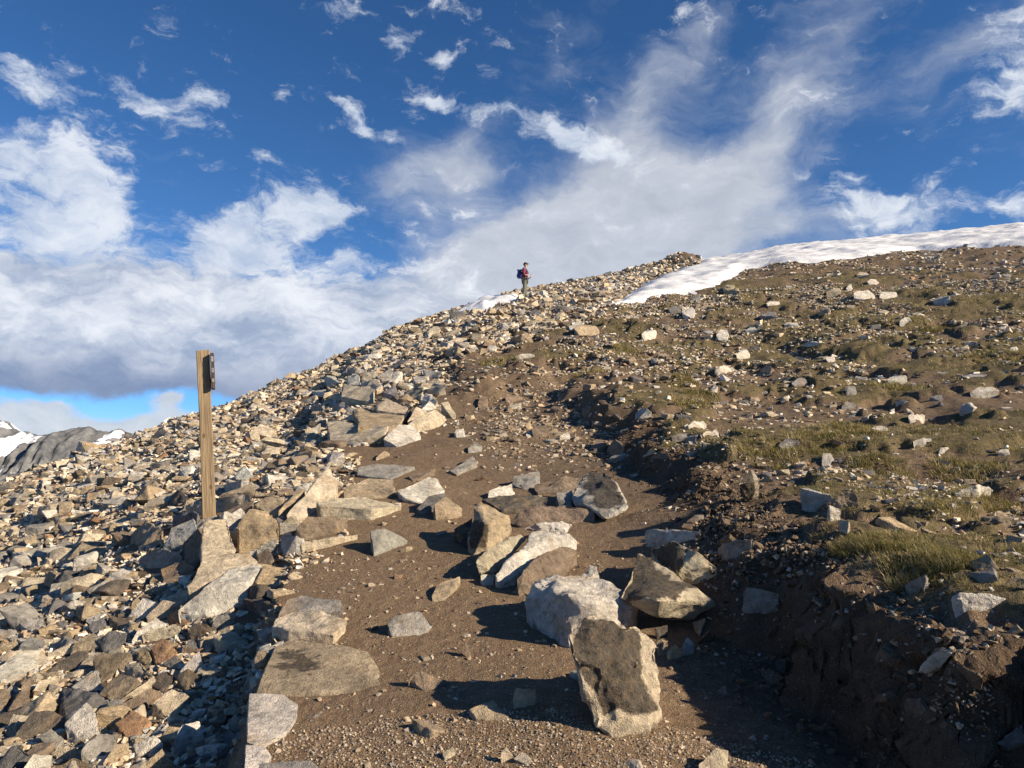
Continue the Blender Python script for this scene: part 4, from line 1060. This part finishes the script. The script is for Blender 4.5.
Zm = Zm + (rid - .55) * 110 * np.clip(depth * 4, 0, 1) * np.where(Tm > -.75, 1, np.clip((Tm + 1) * 4, 0, 1)) + 14 * fbm(Xm, Ym * .5, 45, 4, gain=.6)
lap = fbm(Xm, Ym * .22, 110, 4)
bowl = np.exp(-((Xm - (30 - 512) / F * D0) / 260) ** 2) * sstep(.04, .16, depth) * .35
couloir = (fbm(Xm + depth * 300, Ym * .12, 75, 4) > .18) * .34
snowf = .12 + .6 * lap + bowl * .9 + 1.5 * couloir * sstep(.0, .02, depth) - .45 * (rid - .5)
V = np.stack([Xm, Ym, Zm], -1).reshape(-1, 3)
ii, jj = np.meshgrid(np.arange(nx_ - 1), np.arange(ny_ - 1), indexing='ij')
q = np.stack([ii * ny_ + jj, (ii + 1) * ny_ + jj, (ii + 1) * ny_ + jj + 1, ii * ny_ + jj + 1], -1).reshape(-1, 4)
me = mesh_np('mountains', V, q.ravel(), np.full(len(q), 4), mountain_material(), True); attr(me, 'snow', snowf.ravel())
tag(link('mountains', me), 'distant grey mountains streaked with snow behind the left skyline', 'mountains', kind='structure')

# ------------------------------------------------------------------ wooden post with its sign board
px0, py0, _, _ = cast([209], [519], .0, fnG)
PXW, PYW = float(px0[0]), float(py0[0])
gz = ground_at(PXW, PYW)
post = empty('trail_post', (PXW, PYW, gz), 0)
tag(post, 'weathered square timber post with a small board fixed to its right side', 'post')
wood = None
def wood_material(name, a, b, dark):
    m, nt = new_mat(name); T = NT(nt)
    p = T.n('ShaderNodeTexCoord').outputs['Object']
    g = T.n('ShaderNodeMapping', {'Vector': p, 'Scale': (26, 26, 1.3)}).outputs[0]
    n = T.noise(g, 1.6, 6, .65, .4)
    fine = T.noise(T.n('ShaderNodeMapping', {'Vector': p, 'Scale': (120, 120, 3)}).outputs[0], 1, 4, .6)
    c = T.mix(T.ramp(n, .3, .7), a, b)
    c = T.mix(T.math('MULTIPLY', T.ramp(fine, .48, .62), .8), c, dark)
    st = T.ramp(T.noise(g, .55, 4, .6), .48, .66)
    c = T.mix(T.math('MULTIPLY', st, .6), c, dark)
    for kz, kx in ((.93, -.022), (.36, .03)):
        d = T.n('ShaderNodeVectorMath', {0: T.n('ShaderNodeMapping', {'Vector': p, 'Location': (-kx * 3, 0, -kz * 1.6), 'Scale': (3, 0, 1.6)}).outputs[0]}, operation='LENGTH').outputs['Value']
        c = T.mix(T.math('MULTIPLY', T.ramp(d, .055, .03), .8), c, (.10, .055, .025))
    T.out(c, .8, T.bump(T.math('ADD', n, fine), .008, .8)); return m
M_WOOD = wood_material('weathered_timber', (.25, .175, .095), (.36, .265, .155), (.13, .09, .055))
M_BOARD = wood_material('dark_board', (.055, .04, .035), (.13, .10, .085), (.03, .022, .02))
M_PALE = simple_mat('worn_paint', (.32, .29, .26), (.16, .13, .12), 20, .8, .004)
M_STEEL = simple_mat('dull_steel', (.18, .17, .16), (.10, .09, .08), 30, .5, .001)
def box_bm(bm, cx, cy, cz, sx_, sy_, sz_, bev=.004, jit=0., cuts=0):
    r = bmesh.ops.create_cube(bm, size=1)
    for v in r['verts']:
        v.co = Vector((v.co.x * sx_ + cx, v.co.y * sy_ + cy, v.co.z * sz_ + cz))
    ed = list({e for v in r['verts'] for e in v.link_edges})
    if bev: bmesh.ops.bevel(bm, geom=ed, offset=bev, segments=2, profile=.6, affect='EDGES')
def bm_obj(name, bm, mat, parent, smooth=True, ang=35):
    me = bpy.data.meshes.new(name); bm.to_mesh(me); bm.free(); me.materials.append(mat)
    if smooth:
        me.polygons.foreach_set('use_smooth', np.ones(len(me.polygons), bool)); me.set_sharp_from_angle(angle=math.radians(ang))
    return link(name, me, parent)
D_ = math.hypot(PXW, PYW)
_, _, ztop = pt(204, 351, PYW)
HP = float(ztop) - gz
W_ = 12.2 * (PYW * CT) / F / 1.02
bm = bmesh.new()
n = 40; ring = []
for k in range(n + 1):
    t = k / n; z = -.35 + (HP + .35) * t
    w = W_ / 2 * (1 + .03 * math.sin(7 * t)); c = .004 * math.sin(4 * t)
    ch = .006
    pts_ = [(-w + ch, -w), (w - ch, -w), (w, -w + ch), (w, w - ch), (w - ch, w), (-w + ch, w), (-w, w - ch), (-w, -w + ch)]
    ring.append([bm.verts.new((x_ + c, y_, z + (.006 * x_ / w if k == n else 0))) for x_, y_ in pts_])
for k in range(n):
    for a in range(8): bm.faces.new((ring[k][a], ring[k][(a + 1) % 8], ring[k + 1][(a + 1) % 8], ring[k + 1][a]))
bm.faces.new(ring[-1]); bm.faces.new(ring[0][::-1])
bmesh.ops.recalc_face_normals(bm, faces=bm.faces[:])
bm_obj('timber', bm, M_WOOD, post)
# board: bolted flat on the right side, a little forward, seen edge on
bz1 = HP - .04; bz0 = HP - .44; bt = .038; bw = .22
bxc = W_ / 2 + bt / 2 + .006
board = None
bm = bmesh.new(); box_bm(bm, bxc, -.03, (bz0 + bz1) / 2, bt, bw, bz1 - bz0, .004)
bmesh.ops.subdivide_edges(bm, edges=bm.edges[:], cuts=3, use_grid_fill=True)
for v in bm.verts: v.co.x += .006 * vnoise(v.co.y * 9, v.co.z * 13) ; v.co.y += .006 * vnoise(v.co.z * 17, v.co.x * 5 + 3)
board = bm_obj('sign_board', bm, M_BOARD, post)
for k, (za, zb) in enumerate(((.04, .10), (.17, .22), (.29, .33))):
    bm = bmesh.new(); box_bm(bm, bxc + .003, -.03 - bw / 2 - .003, bz1 - (za + zb) / 2, bt * .7, .006, zb - za, .0015)
    bm_obj('worn_edge', bm, M_PALE, board)
for zz_ in (bz1 - .08, bz0 + .08):
    bm = bmesh.new(); bmesh.ops.create_cone(bm, cap_ends=True, segments=12, radius1=.011, radius2=.009, depth=.01)
    for v in bm.verts: v.co = Vector((v.co.z + bxc + bt / 2 + .005, v.co.x, v.co.y + zz_))
    bm_obj('bolt', bm, M_STEEL, board)
post.rotation_euler = (0, math.radians(-3.6), math.radians(20))

# small upright sliver behind the post
hero('E', [(608,-102,.22),(622,-103,.22),(624,-70,0),(610,-70,0)], 'w', name='stone_stake', label='tiny pale upright sliver of stone right of the post', amp=.005, kind='thick', thick=.03)

# ------------------------------------------------------------------ the hiker
hx, hy, hz, _ = cast([525], [294.2], 0, fnG)
if abs(hy[0] - 42) > 5: hx, hy = [float(pt(525, 294, 42)[0])], [42.0]
HX, HY = float(hx[0]), float(hy[0]); HZ = ground_at(HX, HY)
_, _, ztop = pt(526, 262.8, HY)
HH = float(ztop) - HZ
import sys; print('hiker at', HX, HY, HZ, 'height', HH)
sc_ = HH / 1.76
M_SKIN = simple_mat('skin', (.50, .33, .25), (.46, .29, .21), 20, .55, 0)
M_SHIRT = simple_mat('maroon_shirt', (.17, .03, .05), (.22, .045, .07), 9, .85, .006)
M_TROU = simple_mat('olive_trousers', (.12, .125, .095), (.16, .16, .125), 8, .85, .006)
M_CAP = simple_mat('dark_cap', (.04, .03, .03), (.06, .04, .04), 10, .8, 0)
M_PACK = simple_mat('blue_nylon', (.018, .035, .14), (.03, .06, .22), 8, .6, .004)
M_PACKL = simple_mat('pale_blue_mesh', (.16, .22, .36), (.22, .28, .42), 8, .6, .004)
M_BOOT = simple_mat('boot_leather', (.05, .035, .025), (.08, .055, .04), 12, .7, .003)
M_HAIR = simple_mat('brown_hair', (.06, .035, .02), (.09, .05, .03), 30, .7, 0)
M_EYE = simple_mat('eye', (.03, .02, .02), (.04, .03, .02), 5, .3, 0)
def skin_mesh(name, verts, edges, radii, mat, parent, sub=2):
    """one continuous tube-like body from a skeleton; modifiers are applied"""
    me = bpy.data.meshes.new(name); me.from_pydata([Vector(v) for v in verts], edges, [])
    o = bpy.data.objects.new(name, me); COL.objects.link(o)
    o.modifiers.new('s', 'SKIN')
    if not me.skin_vertices: me.skin_vertices.new()
    for k, r in enumerate(radii):
        sv = me.skin_vertices[0].data[k]; sv.radius = r if isinstance(r, tuple) else (r, r); sv.use_root = (k == 0)
    m2 = o.modifiers.new('d', 'SUBSURF'); m2.levels = sub; m2.render_levels = sub
    bpy.context.view_layer.update()
    ev = o.evaluated_get(bpy.context.evaluated_depsgraph_get())
    me2 = bpy.data.meshes.new_from_object(ev); me2.name = name
    me2.materials.clear(); me2.materials.append(mat)
    bpy.data.objects.remove(o)
    me2.polygons.foreach_set('use_smooth', np.ones(len(me2.polygons), bool))
    return link(name, me2, parent)
# local frame: the person faces +x (to the right of the picture)
per = empty('person', (HX, HY, HZ), math.radians(-12)); per.scale = (sc_,) * 3
tag(per, 'hiker in a maroon shirt, olive trousers and dark cap standing on the skyline facing right', 'person')
body_v = [(0,0,.95),(-.01,0,1.10),(0,0,1.28),(.0,0,1.42),(.015,0,1.50),(.03,0,1.56),(.04,0,1.64),(.035,0,1.71),
          (0,.09,.90),(.02,.10,.50),(0,.11,.12),(.02,.11,.05),(.14,.13,.035),
          (0,-.09,.90),(-.01,-.10,.50),(-.05,-.11,.12),(-.04,-.11,.05),(.08,-.13,.035),
          (0,.19,1.40),(-.03,.23,1.13),(.14,.17,1.02),(.22,.12,1.05),
          (0,-.19,1.40),(-.02,-.23,1.13),(.17,-.15,1.10),(.25,-.07,1.16)]
body_e = [(0,1),(1,2),(2,3),(3,4),(4,5),(5,6),(6,7),(0,8),(8,9),(9,10),(10,11),(11,12),(0,13),(13,14),(14,15),(15,16),(16,17),(3,18),(18,19),(19,20),(20,21),(3,22),(22,23),(23,24),(24,25)]
body_r = [(.12,.15),(.11,.13),(.12,.155),(.10,.14),.055,.06,.088,.07,.085,.06,.045,.045,.035,.085,.06,.045,.045,.035,.058,.043,.034,.026,.058,.043,.034,.026]
body = skin_mesh('body', body_v, body_e, body_r, M_SKIN, per)
def fingers(base, d, side):
    for k in range(5):
        off_ = (k - 1.5) * .019; Lf = [.065, .078, .082, .074, .055][k]
        b = Vector(base) + Vector(side) * off_
        dv = Vector(d).normalized()
        if k == 4: b = Vector(base) - Vector(side) * .035; dv = (dv - Vector(side) * .8).normalized()
        e1 = b + dv * Lf * .5; e2 = e1 + (dv + Vector((0, 0, -.6))).normalized() * Lf * .5
        skin_mesh('finger', [b[:], e1[:], e2[:]], [(0,1),(1,2)], [.010, .009, .007], M_SKIN, body, 1)
fingers((.225,.12,1.05), (1, -.3, .2), (0, .3, 1)); fingers((.255,-.07,1.16), (1, .3, .2), (0, .3, 1))
# face
def ball(name, c, r, mat, parent, seg=12):
    bm = bmesh.new(); bmesh.ops.create_uvsphere(bm, u_segments=seg, v_segments=seg // 2 + 2, radius=1)
    for v in bm.verts: v.co = Vector((v.co.x * r[0] + c[0], v.co.y * r[1] + c[1], v.co.z * r[2] + c[2]))
    return bm_obj(name, bm, mat, parent, True, 80)
ball('nose', (.135, 0, 1.635), (.022, .014, .022), M_SKIN, body); ball('eye', (.118, .032, 1.665), (.012, .012, .010), M_EYE, body); ball('eye', (.118, -.032, 1.665), (.012, .012, .010), M_EYE, body)
ball('mouth', (.116, 0, 1.597), (.012, .024, .006), M_SHIRT, body)
ball('ear', (.03, .088, 1.645), (.02, .012, .03), M_SKIN, body); ball('ear', (.03, -.088, 1.645), (.02, .012, .03), M_SKIN, body)
ball('hair', (.015, 0, 1.675), (.098, .096, .085), M_HAIR, per, 20)
shirt = skin_mesh('shirt', [(0,0,.96),(-.01,0,1.10),(0,0,1.28),(0,0,1.43),(0,.19,1.40),(-.03,.235,1.14),(.07,.20,1.07),(0,-.19,1.40),(-.02,-.235,1.14),(.08,-.19,1.11)],
                  [(0,1),(1,2),(2,3),(3,4),(4,5),(5,6),(3,7),(7,8),(8,9)], [(.15,.175),(.14,.155),(.15,.18),(.115,.15),.075,.062,.052,.075,.062,.052], M_SHIRT, per)
trou = skin_mesh('trousers', [(0,0,.96),(0,.09,.88),(.02,.10,.50),(-.005,.11,.12),(0,-.09,.88),(-.01,-.10,.50),(-.055,-.11,.12)], [(0,1),(1,2),(2,3),(0,4),(4,5),(5,6)],
                 [(.15,.17),.11,.088,.085,.11,.088,.085], M_TROU, per)
boot = skin_mesh('boot', [(0,.11,.15),(.01,.11,.06),(.16,.13,.045)], [(0,1),(1,2)], [.062,.062,.048], M_BOOT, per)
boot = skin_mesh('boot', [(-.05,-.11,.15),(-.05,-.11,.06),(.10,-.13,.045)], [(0,1),(1,2)], [.062,.062,.048], M_BOOT, per)
bm = bmesh.new(); bmesh.ops.create_uvsphere(bm, u_segments=20, v_segments=12, radius=1)
for v in bm.verts:
    z = max(v.co.z, -.05); v.co = Vector((v.co.x * .108 + .03, v.co.y * .1, z * .085 + 1.70))
cap = bm_obj('cap', bm, M_CAP, per, True, 80)
bm = bmesh.new(); r = bmesh.ops.create_circle(bm, cap_ends=True, segments=20, radius=1)
for v in bm.verts: v.co = Vector((.13 + v.co.x * .075, v.co.y * .075, 1.700 - max(0, v.co.x) * .015))
g = bmesh.ops.extrude_face_region(bm, geom=bm.faces[:])
for v in g['geom']:
    if isinstance(v, bmesh.types.BMVert): v.co.z += .008
bmesh.ops.recalc_face_normals(bm, faces=bm.faces[:])
bm_obj('peak', bm, M_CAP, cap)
# backpack
pk = empty('backpack', (HX, HY, HZ), math.radians(-12)); pk.scale = (sc_,) * 3; tag(pk, 'blue backpack worn on the back of the hiker', 'backpack')
bm = bmesh.new(); bmesh.ops.create_cube(bm, size=1); bmesh.ops.subdivide_edges(bm, edges=bm.edges[:], cuts=5, use_grid_fill=True)
for v in bm.verts:
    c = v.co.copy(); k = 1 - .35 * (abs(c.x * 2) ** 3 + abs(c.y * 2) ** 3 + abs(c.z * 2) ** 3) / 3
    v.co = Vector((c.x * .22 * k * (1.15 - .5 * c.z) - .255, c.y * .34 * k, c.z * .46 * k + 1.2))
bm_obj('pack_body', bm, M_PACK, pk, True, 80)
ball('front_pocket', (-.36, 0, 1.13), (.05, .11, .11), M_PACK, pk); ball('lid', (-.27, 0, 1.40), (.13, .15, .06), M_PACKL, pk)
for s in (-1, 1):
    skin_mesh('strap', [(-.17,.10*s,1.38),(-.05,.115*s,1.50),(.08,.11*s,1.44),(.15,.11*s,1.28),(.08,.15*s,1.12),(-.14,.13*s,1.05)], [(0,1),(1,2),(2,3),(3,4),(4,5)], [.016]*6, M_PACK, pk, 1)
skin_mesh('hip_belt', [(-.14,.15,.99),(.0,.185,.98),(.14,.12,.98),(.175,0,.98),(.14,-.12,.98),(0,-.185,.98),(-.14,-.15,.99)], [(0,1),(1,2),(2,3),(3,4),(4,5),(5,6)], [.016]*7, M_PACK, pk, 1)

# ------------------------------------------------------------------ sky, sun, camera
SUN_AZ = math.radians(111)      # clockwise from the view direction
SUN_EL = math.radians(26)
w = bpy.data.worlds.new('World'); SC.world = w; w.use_nodes = True
nt = w.node_tree; nt.nodes.clear(); T = NT(nt)
sky = T.n('ShaderNodeTexSky', sky_type='NISHITA', sun_disc=False, sun_elevation=SUN_EL, sun_rotation=SUN_AZ, altitude=3800, air_density=1.0, dust_density=.3, ozone_density=2.5).outputs[0]
dirn = T.n('ShaderNodeNewGeometry').outputs['Incoming']
dirn = T.n('ShaderNodeTexCoord').outputs['Generated']
sepd = T.n('ShaderNodeSeparateXYZ', {0: dirn})
dxn, dyn, dzn = sepd.outputs
az_n = T.math('ARCTAN2', dxn, dyn); el_n = T.math('ARCSINE', dzn)
vec = T.n('ShaderNodeCombineXYZ', {0: az_n, 1: el_n, 2: 0.}).outputs[0]
deg = math.degrees
def azel(u, v):
    x, y, z = ray(u, v); return math.atan2(x, y), math.atan2(float(z), math.hypot(x, y))
# warp, so that cloud edges are ragged
wn1 = T.n('ShaderNodeTexNoise', {'Vector': vec, 'Scale': 9., 'Detail': 5., 'Roughness': .6}).outputs['Color']
wv = T.n('ShaderNodeVectorMath', {0: T.n('ShaderNodeVectorMath', {0: wn1, 1: (.5, .5, .5)}, operation='SUBTRACT').outputs[0], 1: (.10, .07, 0)}, operation='MULTIPLY').outputs[0]
wvec = T.n('ShaderNodeVectorMath', {0: vec, 1: wv}, operation='ADD').outputs[0]
def blobs(lst):
    acc = None
    for (u, v, ru, rv, rot, k) in lst:
        a, e = azel(u, v); sa = ru / F; se = rv / F * 1.0
        mp = T.n('ShaderNodeMapping', {'Vector': wvec, 'Location': (a, e, 0), 'Rotation': (0, 0, math.radians(rot)), 'Scale': (sa, se, 1)}, vector_type='TEXTURE').outputs[0]
        g = T.n('ShaderNodeTexGradient', {0: mp}, gradient_type='QUADRATIC_SPHERE').outputs['Fac']
        acc = T.math('MULTIPLY', g, k) if acc is None else T.math('MULTIPLY_ADD', g, k, acc)
    return acc
# u, v, half width, half height, tilt (deg, ccw), weight
PUFF = [(35,75,75,30,-12,1.6),(0,150,70,50,-15,1.5),(75,165,95,50,-28,1.8),(40,215,100,55,-10,1.9),(110,200,70,40,-40,1.2),(150,90,95,22,-12,1.3),(215,98,60,18,-14,1.2),(175,112,60,12,-12,.8),(282,96,20,18,-30,.8),
        (262,160,60,16,-14,1.1),(230,225,90,55,5,1.5),(310,190,70,40,20,1.3),(300,205,80,30,0,1.2),(240,255,130,50,8,2.0),(90,260,170,55,-5,1.4),(350,265,90,35,10,1.2),(410,255,60,25,15,.8),
        (330,10,70,26,10,1.0),(390,35,34,24,-20,.9),(437,60,34,24,-20,.9),(487,78,24,18,0,.7),(365,120,85,22,-24,1.6),(440,100,95,20,-16,1.4),(515,118,70,20,-12,1.3),(600,150,110,34,-8,1.7),(560,140,60,26,-10,1.0),
        (800,170,30,12,-10,.8),(850,175,45,22,-20,1.1),(870,205,90,32,-10,1.6),(925,212,55,22,5,1.1),(1005,200,45,20,-12,1.4),(1000,95,70,40,-15,1.3),(1010,30,110,60,20,.8),(330,215,120,40,10,1.0),(900,230,70,16,0,.8)]
BANKC = [(120,330,330,105,-2,2.6),(0,345,260,90,0,2.2),(280,340,220,85,10,2.3),(190,300,260,70,6,1.8),(400,300,160,80,25,1.6),(30,290,160,60,0,1.5)]
VEIL = [(560,245,250,100,18,2.8),(680,220,210,90,22,2.5),(480,290,230,90,20,2.6),(620,160,160,90,30,1.3),(770,120,150,90,52,1.0),(840,40,150,80,45,.75),(690,60,160,60,50,.6),(640,90,120,60,40,.6),(560,60,160,60,30,.5),(460,170,150,80,20,1.2),(960,60,160,70,20,.9),(760,240,260,60,10,1.2),(400,180,120,60,20,.5)]
LOWC = [(20,420,140,26,-4,2.2),(110,425,110,20,0,1.6),(168,404,30,20,0,1.6),(60,402,70,12,-3,1.0),(220,420,90,12,0,1.0)]
pv = T.n('ShaderNodeMapping', {'Vector': wvec, 'Rotation': (0, 0, math.radians(18)), 'Scale': (.75, 1.5, 1)}).outputs[0]
n_big = T.noise(pv, 8.5, 8, .62, .25); n_fine = T.noise(pv, 30, 6, .66)
stv = T.n('ShaderNodeMapping', {'Vector': wvec, 'Rotation': (0, 0, math.radians(-32)), 'Scale': (1.0, 2.4, 1)}).outputs[0]
n_str = T.noise(stv, 9, 7, .62, .3)
def cloudmask(den, n, amp, lo, hi):
    d = T.math('ADD', den, T.math('MULTIPLY', T.math('SUBTRACT', n, .5), amp))
    return T.ramp(d, lo, hi), d
nmix = T.math('ADD', T.math('MULTIPLY', n_big, .5), T.math('MULTIPLY', n_fine, .5))
m_puff, d_puff = cloudmask(blobs([b[:5] + (b[5] * .85,) for b in PUFF]), nmix, 4.8, .20, 1.15)
m_bank, d_bank = cloudmask(blobs([b[:5] + (b[5] * .85,) for b in BANKC]), nmix, 3.4, .30, 1.1)
m_veil, d_veil = cloudmask(blobs(VEIL), T.math('ADD', T.math('MULTIPLY', n_str, .6), T.math('MULTIPLY', n_big, .4)), 2.4, .10, 1.6)
m_low, d_low = cloudmask(blobs(LOWC), nmix, 1.4, .25, .9)
elev_n = el_n
CK = 9.1                                                   # cloud radiance in the units of the sky texture
def cc(r, g, b, k=1.): return (r * CK * k, g * CK * k, b * CK * k)
billow = T.ramp(T.math('ADD', T.math('MULTIPLY', n_big, .75), T.math('MULTIPLY', n_fine, .25)), .36, .64)
c_puff = T.mix(billow, cc(.46, .56, .74), cc(.90, .94, 1.0))
c_bank = T.mix(billow, cc(.36, .44, .60), cc(.90, .93, .99))
a0, e_hi = azel(200, 320); _, e_lo = azel(200, 392)
under = T.n('ShaderNodeMapRange', {0: T.n('ShaderNodeSeparateXYZ', {0: wvec}).outputs[1], 1: e_lo, 2: e_hi - .02, 3: 1., 4: 0.}, interpolation_type='SMOOTHSTEP').outputs[0]
c_bank = T.mix(T.math('MULTIPLY', under, .8), c_bank, cc(.17, .235, .40))
c_veil = T.mix(billow, cc(.54, .58, .66), cc(.70, .73, .79))
c_low = T.mix(billow, cc(.55, .60, .68), cc(.76, .78, .82))
low_ = T.n('ShaderNodeMapRange', {0: el_n, 1: -.02, 2: .22, 3: 1., 4: 0.}, interpolation_type='SMOOTHSTEP').outputs[0]
sky = T.mix(low_, sky, T.mix(1.0, sky, (.55, .72, 1.0), 'MULTIPLY'))
col = T.n('ShaderNodeHueSaturation', {'Color': sky, 'Hue': .503, 'Saturation': 1.22, 'Value': 1.25}).outputs[0]
col = T.mix(T.math('MULTIPLY', m_veil, .88), col, c_veil)
col = T.mix(T.math('MULTIPLY', m_puff, .88), col, c_puff)
cut = T.n('ShaderNodeMapRange', {0: T.n('ShaderNodeSeparateXYZ', {0: wvec}).outputs[1], 1: azel(100,398)[1], 2: azel(100,386)[1], 3: 0., 4: 1.}, interpolation_type='SMOOTHSTEP').outputs[0]
col = T.mix(T.math('MULTIPLY', T.math('MULTIPLY', m_bank, .95), cut), col, c_bank)
col = T.mix(T.math('MULTIPLY', m_low, .9), col, c_low)
bg = T.n('ShaderNodeBackground', {0: col, 1: .06}); ow = T.n('ShaderNodeOutputWorld'); nt.links.new(bg.outputs[0], ow.inputs[0])
w.cycles.sampling_method = 'MANUAL'; w.cycles.sample_map_resolution = 512

sl = bpy.data.lights.new('sun', 'SUN'); sl.energy = 5.0; sl.angle = math.radians(.53); sl.color = (1., .86, .67)
so = bpy.data.objects.new('sun', sl); COL.objects.link(so)
d = Vector((math.sin(SUN_AZ) * math.cos(SUN_EL), math.cos(SUN_AZ) * math.cos(SUN_EL), math.sin(SUN_EL)))
so.rotation_euler = d.to_track_quat('Z', 'Y').to_euler(); so.location = (20, 0, 30)

cam = bpy.data.cameras.new('camera'); co = bpy.data.objects.new('camera', cam); COL.objects.link(co); SC.camera = co
cam.sensor_width = 36; cam.lens = 36 * F / 1024; cam.clip_start = .05; cam.clip_end = 30000
co.rotation_euler = (PI / 2 + TH, 0, 0)
vs_ = SC.view_settings; vs_.view_transform = 'Standard'; vs_.look = 'None'; vs_.exposure = .85; vs_.gamma = 1; vs_.use_curve_mapping = False
SC.render.engine = 'CYCLES'; SC.cycles.max_bounces = 5; SC.cycles.diffuse_bounces = 3; SC.cycles.use_denoising = True
